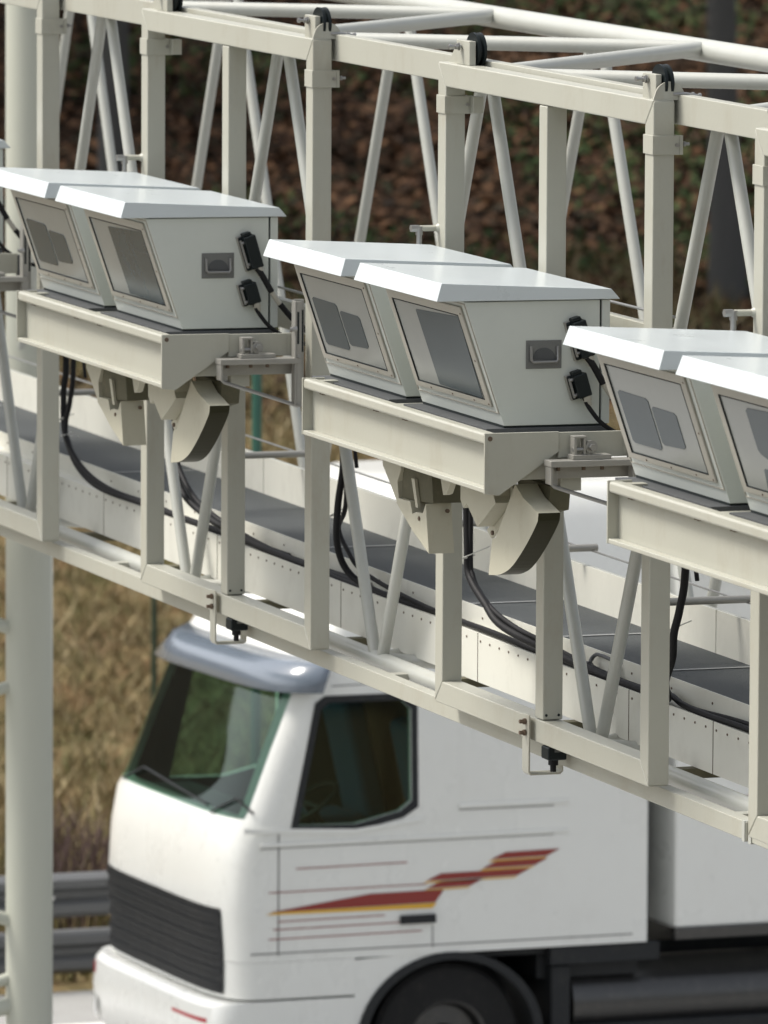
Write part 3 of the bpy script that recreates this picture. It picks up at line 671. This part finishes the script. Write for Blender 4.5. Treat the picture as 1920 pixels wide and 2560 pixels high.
bundle('black cables hanging under the left end of the middle pair’s console', [
    ([(3.39, .30, 1.35), (3.384, .30, .862), (3.374, .30, .757), (3.317, .30, .594), (3.260, .32, .412), (3.24, .38, .28), (3.4, .44, .215), (3.9, .46, .212)], .0165),
    ([(3.41, .31, 1.3), (3.40, .31, .76), (3.33, .33, .58), (3.10, .39, .46), (3.195, .40, .365), (3.337, .41, .297), (3.686, .44, .245), (4.24, .46, .215), (5.2, .47, .209)], .011),
    ([(2.2, .47, .209), (2.70, .45, .218), (2.95, .44, .205), (3.5, .44, .208), (4.4, .48, .209)], .012)],
    [((3.30, .30, .55), (.0, .08, .05))])
bundle('black cable loop hanging behind the curved hood of the middle pair', [
    ([(4.73, .33, 1.3), (4.737, .35, .766), (4.751, .35, .593), (4.774, .35, .471), (4.958, .35, .372), (5.13, .35, .305), (5.486, .38, .262), (6.0, .45, .213), (6.5, .46, .209)], .0175),
    ([(4.76, .37, 1.3), (4.76, .36, .60), (4.79, .36, .471), (4.888, .36, .405), (5.04, .36, .35), (5.25, .37, .31), (5.485, .39, .285), (6.0, .47, .215), (6.6, .49, .209)], .0115),
    ([(4.3, .46, .213), (4.84, .45, .22), (5.26, .45, .212), (5.9, .46, .209)], .013)],
    [((4.765, .35, .55), (.02, .09, .05))])
bundle('black cable hanging under the nearest console at the right edge', [
    ([(7.2, .30, 1.3), (7.183, .30, .828), (7.13, .30, .659), (7.075, .30, .55), (7.04, .31, .447), (6.93, .33, .33), (6.82, .39, .24), (6.6, .45, .213)], .0165),
    ([(6.55, .45, .215), (6.714, .45, .235), (6.855, .44, .220), (7.1, .44, .212), (7.483, .45, .214), (8.6, .46, .209)], .013),
    ([(6.60, .47, .25), (6.75, .46, .225), (6.95, .46, .212), (7.5, .48, .225), (8.6, .48, .209)], .010)],
    [((7.075, .29, .56), (.02, .08, .045))])
cc = thing('cable_coil', (0, 0, 0), 'small coil of grey cable lying in the walkway tray between the diagonals', 'cable')
pts = []
for i in range(46):
    a = i/46*4*math.pi; pts.append((5.92+.13*math.cos(a)+.01*i/46, .49+.008*math.sin(a*3), .235+.036*math.sin(a)+.012))
MB().tube(pts, .008, 10).build('cable', M['base'], cc, smooth=True)
MB().tube(smooth_path([(5.5, .46, .209), (5.72, .45, .225), (5.85, .46, .24)]), .009, 10).build('cable_tail', M['base'], cc, smooth=True)
MB().tube(smooth_path([(5.98, .47, .21), (6.15, .46, .214), (6.45, .45, .206)]), .008, 10).build('cable_tail', M['base'], cc, smooth=True)

# ------------------------------------------------------------------ truck
TX, TZ = -8.55, prof(-8.55)
HW = 1.25
tr = thing('truck', (TX, 5.15, TZ), 'white lorry cab with maroon and yellow side stripes, tinted sun visor over the windscreen', 'truck', shear=False)
def TB(): return MB()
def tb(m, name, mat_, parent=None, **kw):
    # vertices given as (x offset from truck centre, world y, height above road)
    m.v = [(v[0], v[1]-5.15, v[2]) for v in m.v]
    return m.build(name, mat_, parent or tr, shear=False, **kw)
lev = [(1.08, 3.66, 1.22), (1.14, 3.62, 1.25), (1.40, 3.60, 1.25), (1.70, 3.62, 1.25), (1.92, 3.66, 1.25), (2.02, 3.72, 1.247), (2.40, 3.87, 1.235), (2.80, 4.04, 1.215), (2.90, 4.08, 1.20),
       (3.00, 4.16, 1.19), (3.25, 4.32, 1.17), (3.55, 4.50, 1.13), (3.80, 4.68, 1.08), (3.95, 4.85, 1.02), (4.02, 5.05, .94)]
def lv(h):
    if h < 1.14: return 3.62, 1.25
    for a, b in zip(lev[:-1], lev[1:]):
        if h <= b[0]: s = (h-a[0])/(b[0]-a[0]); return a[1]+(b[1]-a[1])*s, a[2]+(b[2]-a[2])*s
    return lev[-1][1:]
def fpt(h, a, off=0.):
    yf, hw = lv(h); c, s = math.cos(a), math.sin(a); e = .42
    x = hw*math.copysign(abs(s)**e, s); y = yf+.42*(1-abs(c)**e)
    n = Vector((math.copysign(abs(s)**1.2, s)*1., -abs(c)**1.2, 0)); n.normalize()
    return (x+n.x*off, y+n.y*off, h)
def loft(h_list, a_list, off, close_back=None):
    m_ = TB(); na = len(a_list)
    for h in h_list:
        m_.v += [fpt(h, a, off) for a in a_list]
        if close_back is not None: _, hw = lv(h); m_.v += [(hw, close_back, h), (-hw, close_back, h)]
    n = na+(2 if close_back is not None else 0)
    for i in range(len(h_list)-1):
        for j in range(n if close_back is not None else n-1):
            k = (j+1) % n; m_.f.append((i*n+j, i*n+k, (i+1)*n+k, (i+1)*n+j))
    if close_back is not None: m_.f += [tuple(range(n))[::-1], tuple((len(h_list)-1)*n+j for j in range(n))]
    return m_
al = list(np.linspace(-math.pi/2, math.pi/2, 41))
win = [(4.115, 1.935), (4.275, 2.66), (4.33, 2.70), (4.82, 2.70), (4.88, 2.64), (4.88, 2.06), (4.80, 2.00), (4.50, 1.93)]
cab = tb(loft([l[0] for l in lev], al, 0, 6.50), 'cab', M['truck'], smooth=True); cab.data.materials.append(M['cabin'])
cavity = tb(loft([1.50, 1.70, 1.92, 2.02, 2.40, 2.80, 2.90, 3.0], al, -.07, 6.30), 'cavity', M['cabin']); cavity.data.materials.clear(); cavity.data.materials.append(M['truck']); cavity.data.materials.append(M['cabin'])
for p in cavity.data.polygons: p.material_index = 1
cut1 = tb(TB().prism([(y, h) for y, h in win], 'x', -1.6, 1.6), 'cut_side', M['truck_dark'])
cut2 = tb(TB().prism([(-1.10, 1.99), (1.10, 1.99), (1.06, 2.77), (-1.06, 2.77)], 'y', 3.2, 4.45), 'cut_front', M['truck_dark'])
for c_ in (cavity, cut1, cut2):
    bo = cab.modifiers.new('cut', 'BOOLEAN'); bo.operation = 'DIFFERENCE'; bo.object = c_; bo.solver = 'EXACT'
bpy.context.view_layer.update()
me_ = bpy.data.meshes.new_from_object(cab.evaluated_get(bpy.context.evaluated_depsgraph_get()))
cab.modifiers.clear(); cab.data = me_
for c_ in (cavity, cut1, cut2): bpy.data.objects.remove(c_, do_unlink=True)
it = TB(); it.box(-1.1, 1.1, 3.80, 4.25, 1.60, 1.93); it.box(-.25, .25, 4.1, 4.6, 1.5, 1.85); tb(it, 'dashboard', M['cabin_dark'], bevel=.04)
for sx in (-.62, .62):
    it = TB(); it.box(sx-.25, sx+.25, 4.70, 5.20, 1.52, 1.75); it.obox((sx, 5.20, 2.10), (1, 0, 0), (0, .97, .22), (0, -.22, .97), .24, .08, .40); se = tb(it, 'seat', M['seat'], bevel=.05)
    it = TB(); it.box(sx-.13, sx+.13, 5.24, 5.34, 2.50, 2.68); tb(it, 'headrest', M['seat'], se, bevel=.04)
it = TB(); it.box(-1.15, 1.15, 5.45, 5.5, 1.55, 2.9); tb(it, 'bunk_curtain', M['curtain'])
it = TB(); c0 = Vector((.60, 4.42, 1.98)); ax_ = Vector((0, -.55, .83)); e1 = Vector((1, 0, 0)); e2 = ax_.cross(e1)
it.tube([c0+(e1*math.cos(a)+e2*math.sin(a))*.22 for a in np.linspace(0, 2*math.pi, 33)], .016, 8); it.tube([c0-e1*.2, c0+e1*.2], .014, 6); it.tube([c0, c0-ax_*.3], .03, 8)
tb(it, 'steering_wheel', M['cabin_dark'], smooth=True)
hl = list(np.linspace(1.98, 2.78, 9))
ws = loft(hl, list(np.linspace(-.98, .98, 33)), .004); tb(ws, 'windscreen', M['clear_glass'], smooth=True)
tb(loft([.845, .86, .95, 1.078], al, -.004, 4.5015), 'lower_front', M['truck'], smooth=True)
# grille follows the lower cab front
grl = tb(loft([.87, 1.0, 1.1, 1.2, 1.3, 1.41], list(np.linspace(-.80, .80, 31)), .008), 'grille', M['truck_dark'], smooth=True)
for h in (.91, 1.0, 1.09, 1.18, 1.27, 1.35):
    tb(loft([h, h+.025], list(np.linspace(-.77, .77, 31)), .02), 'grille_bar', M['truck_dark'], grl)
# visor
vz = TB()
aa = list(np.linspace(-1.42, 1.42, 31)); 
outer = [fpt(2.93, a, .075) for a in aa]; lowr = [fpt(2.78, a, .13) for a in aa]; inn = [fpt(2.98, a, .004) for a in aa]
n_ = len(aa); vz.v = lowr+outer+inn; vz.f = [(i*n_+j, i*n_+j+1, (i+1)*n_+j+1, (i+1)*n_+j) for i in range(2) for j in range(n_-1)]
o = tb(vz, 'sun_visor', M['visor'], smooth=True); sm = o.modifiers.new('solid', 'SOLIDIFY'); sm.thickness = .012
# side window
def xs_(h): return lv(h)[1]
def sidepoly(pts, off):
    return [(xs_(h)+off, y, h) for y, h in pts]
def sideplate(pts, o0, o1):
    m_ = TB(); n = len(pts); m_.v = sidepoly(pts, o0)+sidepoly(pts, o1)
    m_.f = [tuple(range(n)), tuple(range(n, 2*n))[::-1]]+[(i, (i+1) % n, n+(i+1) % n, n+i) for i in range(n)]; return m_
big = [(4.06, 1.90), (4.235, 2.70), (4.30, 2.745), (4.86, 2.745), (4.925, 2.68), (4.925, 2.02), (4.82, 1.955), (4.50, 1.885)]
fm = TB(); bigp = [(4.06, 1.90), (4.235, 2.70), (4.30, 2.745), (4.86, 2.745), (4.925, 2.68), (4.925, 2.02), (4.82, 1.955), (4.50, 1.885)]
for sx in (-1, 1):
    fm = TB(); no = len(win); inn_ = [(sx*(xs_(h)+.001), y, h) for y, h in win]; ou_ = [(sx*(xs_(h)+.004), y, h) for y, h in bigp]; in2 = [(sx*(xs_(h)+.004), y, h) for y, h in win]
    fm.v = ou_+in2+inn_; fm.f = [(i, (i+1) % no, no+(i+1) % no, no+i) for i in range(no)]+[(no+i, no+(i+1) % no, 2*no+(i+1) % no, 2*no+i) for i in range(no)]
    sf = tb(fm, 'side_window_frame', M['truck_dark'])
    fm = TB(); fm.v = [(sx*(xs_(h)-.012), y, h) for y, h in win]; fm.f = [tuple(range(no))]; tb(fm, 'side_window', M['clear_glass'], sf)
# door seams, waist creases
sm_ = TB()
for p in ([(3.98, 1.12), (3.99, 1.12), (3.99, 1.90), (3.98, 1.90)], [(5.02, 1.12), (5.03, 1.12), (5.03, 2.80), (5.02, 2.80)], [(3.80, 1.13), (6.4, 1.13), (6.4, 1.14), (3.80, 1.14)], [(3.86, 1.795), (5.85, 1.80), (5.85, 1.806), (3.86, 1.801)],
          [(5.2, 1.985), (5.85, 1.985), (5.85, 1.993), (5.2, 1.993)], [(4.35, 2.80), (6.45, 2.84), (6.45, 2.848), (4.35, 2.808)]):
    q = sideplate(p, .0005, .003); sm_.add(q.v, q.f)
tb(sm_, 'panel_seam', M['seam'])
rl = TB()
for p in ([(3.86, 1.81), (5.95, 1.815), (5.95, 1.84), (3.86, 1.835)], [(5.2, 2.0), (5.95, 2.0), (5.95, 2.03), (5.2, 2.03)], [(3.75, 1.90), (4.5, 1.87), (4.95, 1.93), (4.95, 1.955), (4.5, 1.90), (3.75, 1.935)]):
    q = sideplate(p, .0, .012); rl.add(q.v, q.f)
tb(rl, 'body_moulding', M['truck'], bevel=.004)
hd = TB(); q = sideplate([(4.80, 1.28), (5.04, 1.28), (5.04, 1.335), (4.80, 1.335)], .004, .03); hd.add(q.v, q.f); tb(hd, 'door_handle', M['truck_dark'], bevel=.006)
# stripes: tapering swoosh that climbs in steps towards the rear
dz = -TZ
st = TB(); go = TB()
def H(z): return z+dz
def add(mb, pts, o0=.005, o1=.0065): q = sideplate(pts, o0, o1); mb.add(q.v, q.f)
add(st, [(3.93, H(-3.135)), (5.04, H(-3.125)), (5.10, H(-3.045)), (4.6, H(-3.05))])
add(go, [(3.90, H(-3.150)), (5.02, H(-3.160)), (5.05, H(-3.130)), (3.95, H(-3.138))])
for i, (ya, yb, z) in enumerate(((4.98, 5.28, -3.035), (4.98, 5.60, -2.985), (5.36, 5.72, -2.925), (5.42, 5.80, -2.870))):
    add(st, [(ya, H(z)), (yb, H(z)+.006), (yb+.09, H(z)+.048), (ya+.10, H(z)+.042)])
    add(go, [(ya-.02, H(z)-.015), (yb-.02, H(z)-.009), (yb, H(z)-.001), (ya, H(z)-.006)])
for (ya, yb, z) in ((4.10, 4.85, -2.87), (3.92, 4.98, -3.015), (3.98, 4.70, -3.20), (3.95, 4.85, -3.25), (3.92, 4.95, -3.31)):
    add(st, [(ya, H(z)), (yb, H(z)+.006), (yb, H(z)+.012), (ya, H(z)+.006)])
tb(st, 'maroon_stripe', M['maroon']); tb(go, 'yellow_stripe', M['gold'])
# bumper with step panel and cut wheel arch
bp = TB()
arch = [(5.15-.60*math.cos(a), .50+.60*math.sin(a)) for a in np.linspace(0, math.pi*.5, 14)]
lo = [(.32, 3.60), (.40, 3.53), (.62, 3.50), (.79, 3.52), (.83, 3.56)]
def bpt(h, yf, a): c, s = math.cos(a), math.sin(a); return (1.25*math.copysign(abs(s)**.4, s), yf+.4*(1-abs(c)**.4), h)
for h, yf in lo: bp.v += [bpt(h, yf, a) for a in al]+[(1.25, 4.5, h), (-1.25, 4.5, h)]
n = len(al)+2
for i in range(len(lo)-1):
    for j in range(n): k = (j+1) % n; bp.f.append((i*n+j, i*n+k, (i+1)*n+k, (i+1)*n+j))
bp.f += [tuple(range(n))[::-1], tuple((len(lo)-1)*n+j for j in range(n))]
bu = tb(bp, 'bumper', M['truck'], smooth=True)
pts = [(4.502, .32), (4.502, 1.065), (5.15, 1.10), ]+[(5.15-.62*math.cos(a), .50+.56*math.sin(a)) for a in np.linspace(math.pi*.5, .05, 12)]+[(4.52, .45)]
for sx in (-1, 1):
    fr_ = TB(); fr_.prism(pts, 'x', sx*1.0, sx*1.245); tb(fr_, 'fender', M['truck'])
    ft = TB(); ft.ring([(5.15-.64*math.cos(a), .50+.585*math.sin(a)) for a in np.linspace(-.1, math.pi+.1, 30)], [(5.15-.58*math.cos(a), .50+.535*math.sin(a)) for a in np.linspace(-.1, math.pi+.1, 30)], 'x', sx*.92, sx*1.262); tb(ft, 'wheel_arch', M['truck_dark'], smooth=True)
rd = TB(); q1 = [bpt(.90, 3.515, a) for a in np.linspace(.1, 1.0, 10)]; 
for (a0, a1, h0, h1) in ((-1.25, -.60, .64, .76), (-.55, .1, .58, .65), (.15, .8, .66, .72)):
    A_ = np.linspace(a0, a1, 10); vs = []
    for h in (h0, h1):
        for a in A_: p = bpt(h, 3.515, a); vs.append((p[0]*1.002, p[1]-.006, h))
    rd.add(vs, [(j, j+1, 11+j, 10+j) for j in range(9)])
tb(rd, 'red_lettering_band', M['red'], bu)
for sx in (-1, 1):
    l_ = TB(); vs = []
    for h in (.42, .56):
        for a in np.linspace(.45, 1.15, 9): p = bpt(h, 3.505, a*sx); vs.append((p[0]*1.003, p[1]-.006, h))
    l_.add(vs, [(j, j+1, 10+j, 9+j) for j in range(8)]); tb(l_, 'headlight', M['lamp'], bu)
ch = TB(); ch.box(-.45, .45, 3.9, 10.5, .62, .95); ch.box(-1.1, 1.1, 5.8, 6.5, .85, 1.10); ch.box(-1.15, 1.15, 4.6, 6.45, 1.02, 1.079)
ch.box(.45, 1.18, 5.83, 8.1, .28, .55)
tb(ch, 'chassis', M['truck_dark'], bevel=.01)
tk_ = TB(); tk_.tube([(.86, 6.05, .66), (.86, 8.1, .66)], .27, 30); tb(tk_, 'fuel_tank', M['alu'], smooth=True)
tk_ = TB(); tk_.box(.5, 1.2, 5.86, 6.0, .35, .95); tb(tk_, 'battery_box', M['truck_dark'], bevel=.02)
sk = TB(); sk.box(1.16, 1.235, 5.84, 6.6, .955, 1.075); tb(sk, 'side_skirt', M['truck_dark'], bevel=.01)
wp = TB()
for a in (-.5, .35):
    wp.tube([fpt(1.985, a, .02), fpt(2.1, a+.35, .03), fpt(2.02, a+.75, .02)], .008, 6)
tb(wp, 'wiper', M['truck_dark'])
ra = TB(); ra.box(-.9, .9, 6.5, 6.53, 1.3, 3.0); tb(ra, 'rear_wall_trim', M['truck_dark'])
def wheel(x, y, w_, parent=None):
    m_ = TB(); s_ = math.copysign(1, x); R_ = .50; n = 44
    pr = [(.27, 0), (.36, .01), (.47, .02), (.50, .05), (.50, w_-.05), (.47, w_-.01), (.30, w_)]
    vs = []
    for (r, d) in pr: vs += [(x-s_*d, y+r*math.cos(2*math.pi*k/n), .50+r*math.sin(2*math.pi*k/n)) for k in range(n)]
    fc = [(i*n+k, i*n+(k+1) % n, (i+1)*n+(k+1) % n, (i+1)*n+k) for i in range(len(pr)-1) for k in range(n)]
    m_.add(vs, fc); wo_ = tb(m_, 'wheel', M['tyre'], smooth=True)
    m_ = TB(); pr = [(.0, .06), (.10, .06), (.11, .09), (.22, .10), (.25, .03), (.275, .02), (.275, w_-.02)]; vs = []
    for (r, d) in pr: vs += [(x-s_*d, y+max(r, .001)*math.cos(2*math.pi*k/n), .50+max(r, .001)*math.sin(2*math.pi*k/n)) for k in range(n)]
    m_.add(vs, [(i*n+k, i*n+(k+1) % n, (i+1)*n+(k+1) % n, (i+1)*n+k) for i in range(len(pr)-1) for k in range(n)]); tb(m_, 'rim', M['alu'], wo_, smooth=True)
for sx in (-1, 1): wheel(sx*1.22, 5.15, .30); wheel(sx*1.22, 8.85, .55)

tl = thing('semi_trailer', (TX, 13., TZ), 'tall white box trailer close behind the lorry cab', 'trailer', shear=False)
def tl_b(m_, name, mat_, **kw):
    m_.v = [(v[0], v[1]-13., v[2]) for v in m_.v]; return m_.build(name, mat_, tl, shear=False, **kw)
tl_b(TB().box(-1.25, 1.25, 6.70, 20.2, 1.14, 4.06), 'box_body', M['truck'], bevel=.035, seg=3)
e = TB(); e.box(-1.27, -1.20, 6.69, 20.21, 1.08, 1.16); e.box(1.20, 1.27, 6.69, 20.21, 1.08, 1.16); e.box(-.5, .5, 8, 20, .85, 1.13); tl_b(e, 'chassis_rail', M['alu'], bevel=.01)
e = TB(); e.box(1.2505, 1.2545, 6.95, 20., 1.98, 1.988); tl_b(e, 'side_lettering_line', M['maroon'])
for y in (16.2, 17.5, 18.8):
    for sx in (-1, 1):
        m_ = TB(); m_.cyl((sx*1.05, y, .50), 'x', .5, -.17, .17, 36); tl_b(m_, 'wheel', M['tyre'], smooth=True)

# ------------------------------------------------------------------ guardrail, poles, fence
gd = thing('guardrail', (-12.45, 5, prof(-12.3)), 'weathered grey double-beam steel guardrail behind the truck at the road edge', 'guardrail', shear=False)
def wbeam(zc, xo):
    pr = [(0, .155), (.03, .15), (.075, .115), (.075, .06), (.01, .02), (.01, -.02), (.075, -.06), (.075, -.115), (.03, -.15), (0, -.155), (-.004, -.155), (.026, -.145), (.07, -.11), (.07, -.062), (.006, -.024), (.006, .024), (.07, .062), (.07, .11), (.026, .145), (-.004, .155)]
    m_ = MB(); n = len(pr); vs = [(xo+a, yy, zc+b) for yy in (-35, 45) for a, b in pr]
    m_.add(vs, [(i, (i+1) % n, n+(i+1) % n, n+i) for i in range(n)]); return m_
wbeam(.66, .08).build('rail_beam', M['guard'], gd, shear=False, bevel=0)
wbeam(.26, .06).build('rail_beam', M['guard'], gd, shear=False)
pp = None
for i in range(-8, 12):
    m_ = MB().box(-.06, .055, -.05+i*4-1.6, .05+i*4-1.6, -.3, .80); m_.build('post', M['guard'], gd, shear=False, bevel=.004)
for i in range(-2, 3):
    MB().box(.155, .165, -.05+i*4-.88, .05+i*4-.88, .645, .665).build('reflector', M['reflector'], gd, shear=False)

gp = thing('green_pole', (-12.9, 5.88, prof(-12.9)), 'thick green pole seen between the left camera pair and the walkway', 'pole', shear=False)
MB().tube([(0, 0, -.2), (0, 0, 4.55)], .036, 20).build('shaft', M['green'], gp, shear=False, smooth=True)
MB().tube([(0, 0, 4.55), (0, 0, 4.58)], .042, 20).build('cap', M['green'], gp, shear=False, smooth=True)
fe = thing('wire_fence', (-23, 8.64, gh(-23, 8.64)), 'dark green wire fence with thin posts on the dry grass bank', 'fence', shear=False)
for i in range(-8, 9):
    y = i*4.0; z = gh(-23, 8.64+y)-gh(-23, 8.64)
    MB().tube([(0, y, z-.3), (0, y, z+2.05)], .026, 12).build('fence_post', M['darkgreen'], fe, shear=False, smooth=True)
for h in (.35, 1.1, 1.95):
    MB().tube([(0, i*4., gh(-23, 8.64+i*4)-gh(-23, 8.64)+h) for i in range(-8, 9)], .0018, 5).build('strand', M['darkgreen'], fe, shear=False)
for (x, y, l) in ((-33.5, 21.6, 'thin green post up the slope, seen between two truss posts right of the middle boxes'),):
    p_ = MB().tube([(0, 0, -.3), (0, 0, 1.9)], .04, 12).build('fence_post', M['darkgreen'], shear=False, smooth=True); p_.location = (x, y, gh(x, y)); tag(p_, l, 'post')

# ------------------------------------------------------------------ vegetation
def cy(x): return -10.85+(32.83-x)*.3872
def scatter(n, xa, xb, spread, power=1.):
    x = xa+(xb-xa)*RNG.random(n)**power; d = 32.83-x; y = cy(x)+(RNG.random(n)*2-1)*spread*d
    return x, y
def blades(name, n, xa, xb, spread, hmin, hmax, wd, lean, material, clump=.55):
    x, y = scatter(n, xa, xb, spread)
    keep = np.array([noise.noise(Vector((a*.7, b*.7, 5.)))*.9+.5 > RNG.random()*clump for a, b in zip(x, y)]); x, y = x[keep], y[keep]
    z = np.array([gh(a, b) for a, b in zip(x, y)]); n = len(x)
    rep = 4; x = np.repeat(x, rep)+RNG.normal(0, .05, n*rep); y = np.repeat(y, rep)+RNG.normal(0, .05, n*rep); z = np.repeat(z, rep)-.03; n = len(x)
    h = hmin+(hmax-hmin)*RNG.random(n)**1.6; a = RNG.random(n)*2*np.pi; la = RNG.random(n)*2*np.pi; l = lean*RNG.random(n)*h
    w_ = wd*(.6+.8*RNG.random(n))
    p0 = np.stack([x-np.cos(a)*w_, y-np.sin(a)*w_, z], 1); p1 = np.stack([x+np.cos(a)*w_, y+np.sin(a)*w_, z], 1)
    p2 = np.stack([x+np.cos(la)*l, y+np.sin(la)*l, z+h], 1)
    return raw(name, np.stack([p0, p1, p2], 1).reshape(-1, 3), None, material, 3)
tag(blades('dry_grass', 26000, -12.8, -40., .10, .08, .34, .014, 1.6, M['grassblade']), 'pale dry grass covering the bank behind the guardrail', 'grass', kind='stuff')
tag(blades('tall_weeds', 5200, -12.7, -17.5, .12, .25, .8, .012, .8, island_mat('weeds', [(.10, .085, .03), (.18, .15, .06), (.085, .05, .035), (.07, .085, .025), (.24, .19, .09)])), 'dark ragged weeds growing right behind the guardrail', 'weeds', kind='stuff')
def leaves(name, n, xa, xb, spread, size, lift, material, clump=None, up=.35):
    x, y = scatter(n, xa, xb, spread)
    if clump: k = np.array([noise.noise(Vector((a*clump, b*clump, 9.))) > .12 for a, b in zip(x, y)]); x, y = x[k], y[k]
    z = np.array([gh(a, b) for a, b in zip(x, y)])+lift*RNG.random(len(x)); n = len(x)
    s = size*(.6+.8*RNG.random(n)); nrm = np.stack([RNG.normal(0, up, n)+.25, RNG.normal(0, up, n), np.ones(n)], 1); nrm /= np.linalg.norm(nrm, axis=1)[:, None]
    a = RNG.random(n)*2*np.pi; t_ = np.stack([np.cos(a), np.sin(a), np.zeros(n)], 1); u_ = np.cross(nrm, t_); u_ /= np.linalg.norm(u_, axis=1)[:, None]; v_ = np.cross(nrm, u_)
    c = np.stack([x, y, z], 1); S = s[:, None]
    q = np.stack([c-u_*S*.5, c+v_*S*.28, c+u_*S*.5, c-v_*S*.28], 1)
    return raw(name, q.reshape(-1, 3), None, material, 4)
tag(leaves('leaf_litter', 70000, -34., -100., .085, .20, .05, M['leaf'], up=.6), 'brown fallen leaves carpeting the woodland slope', 'leaves', kind='stuff')
tag(leaves('undergrowth', 45000, -36., -100., .085, .13, .4, M['ivy'], clump=.30, up=1.0), 'low dark green undergrowth in patches on the woodland slope', 'plants', kind='stuff')

def make_crown_mesh(seed, h0, h1, rad):
    rg = np.random.default_rng(seed); V_ = []
    for c in range(46):
        t_ = rg.random()**.8; zc = h0+(h1-h0)*t_; rr_ = rad*(1-t_*.75)*(.3+.7*rg.random()); a = rg.random()*6.283
        cc_ = np.array([rr_*math.cos(a), rr_*math.sin(a), zc]); n = 90; s = .75*(1-.3*t_)
        P_ = cc_+rg.normal(0, 1, (n, 3))*np.array([s, s, s*.45])
        d1 = rg.normal(0, 1, (n, 3)); d1 /= np.linalg.norm(d1, axis=1)[:, None]; d2 = np.cross(d1, rg.normal(0, 1, (n, 3))); d2 /= np.linalg.norm(d2, axis=1)[:, None]
        L = .22+.2*rg.random((n, 1)); W_ = L*.35
        V_.append(np.stack([P_-d1*L, P_+d2*W_, P_+d1*L, P_-d2*W_], 1).reshape(-1, 3))
    return np.concatenate(V_)
crown_obs = []
def make_tree(seed, r, H_):
    rg = random.Random(seed)
    t = thing('pine_tree', (0, 0, 0), 'x', 'tree', 'tall trees on the slope', shear=False)
    m_ = MB(); pts = []; rs = []
    for i in range(14):
        h = H_*i/13; pts.append((.12*math.sin(h*.5+seed), .12*math.cos(h*.37+seed), h-.4)); rs.append(r*(1.35 if i == 0 else 1)*(1-.72*i/13))
    m_.tube(pts, rs, 18)
    for i in range(16):
        h = H_*(.42+.5*rg.random()); a = rg.random()*6.28; L = 2.6*(1-h/H_*.6); p = Vector((0, 0, h))
        m_.tube([p, p+Vector((math.cos(a)*L*.5, math.sin(a)*L*.5, .2)), p+Vector((math.cos(a)*L, math.sin(a)*L, .5+.4*rg.random()))], [.06, .04, .015], 6)
    m_.build('trunk', M['bark'], t, shear=False, smooth=True)
    c = raw('crown', make_crown_mesh(seed, H_*.45, H_, 3.2), None, M['needle'], 4); c.parent = t
    return t
protos = [make_tree(1, .17, 15), make_tree(2, .195, 17), make_tree(3, .19, 13)]
def at(u, x):   # world y for a view column (0..1659) at world x, on the slope
    ang = (u-829.5)*1920/1659/17232.8; d = Vector((F.x, F.y, 0)).normalized(); rt = Vector((R.x, R.y, 0)).normalized()
    v = d+rt*ang; s = (x-CP.x)/v.x; return CP.y+v.y*s
spots = [  # view column, x, prototype, label
    (1577, -38.5, 1, 'thickest grey trunk, near the right edge of the photo behind the truss'),
    (1412, -60, 0, 'dark grey trunk at the top, left of the thickest trunk'),
    (264, -40.5, 2, 'dark trunk between the first two frames at upper left'),
    (1065, -58, 2, 'slim dark trunk behind the middle frame, beside a pulley'),
    (905, -74, 0, 'distant slim trunk high on the slope behind the second frame'),
    (1290, -78, 2, 'distant trunk at the top between two rear truss nodes')]
used = set()
for (u, x, p, l) in spots:
    y = at(u, x)
    if p not in used: o = protos[p]; o.location = (x, y, gh(x, y)); o['label'] = l; used.add(p)
    else: dup(protos[p], (x, y, gh(x, y)), l, shear=False, rotz=u*.01)
rt_ = random.Random(4)
for i in range(30):
    x = -44-rt_.random()*50; side = rt_.choice((-1, 1)); d = 32.83-x
    y = cy(x)+side*(.085*d+rt_.random()*16)
    dup(protos[rt_.choice((0, 1, 2))], (x, y, gh(x, y)), 'tree on the wooded slope outside the photo', shear=False, rotz=rt_.random()*6)

def bush(u, x, h, label, seed, matn):
    rg = random.Random(seed); y = at(u, x); m_ = MB()
    for i in range(26):
        a = rg.random()*6.28; l = h*(.5+.5*rg.random()); sp_ = .45*l; p = Vector((rg.gauss(0, .08), rg.gauss(0, .08), -.05))
        q = p+Vector((math.cos(a)*sp_*.4, math.sin(a)*sp_*.4, l*.55)); e_ = q+Vector((math.cos(a+.4)*sp_*.5, math.sin(a+.4)*sp_*.5, l*.45))
        m_.tube([p, q, e_], [.012, .008, .003], 5)
        for j in range(3):
            b = q.lerp(e_, rg.random()); m_.tube([b, b+Vector((rg.gauss(0, .14), rg.gauss(0, .14), .2+.1*rg.random()))], [.005, .002], 4)
    o = m_.build('bare_shrub', matn, shear=False); o.location = (x, y, gh(x, y)); tag(o, label, 'shrub', 'bare shrubs behind the guardrail')
bush(165, -14.2, .85, 'bare purplish shrub just above the guardrail beside the round column', 3, M['twig'])
bush(215, -15.5, .7, 'bare brown shrub behind the guardrail close to the truck’s nose', 5, M['twig'])
bush(130, -16.5, .6, 'low bare shrub half hidden by the round column', 8, M['twig'])
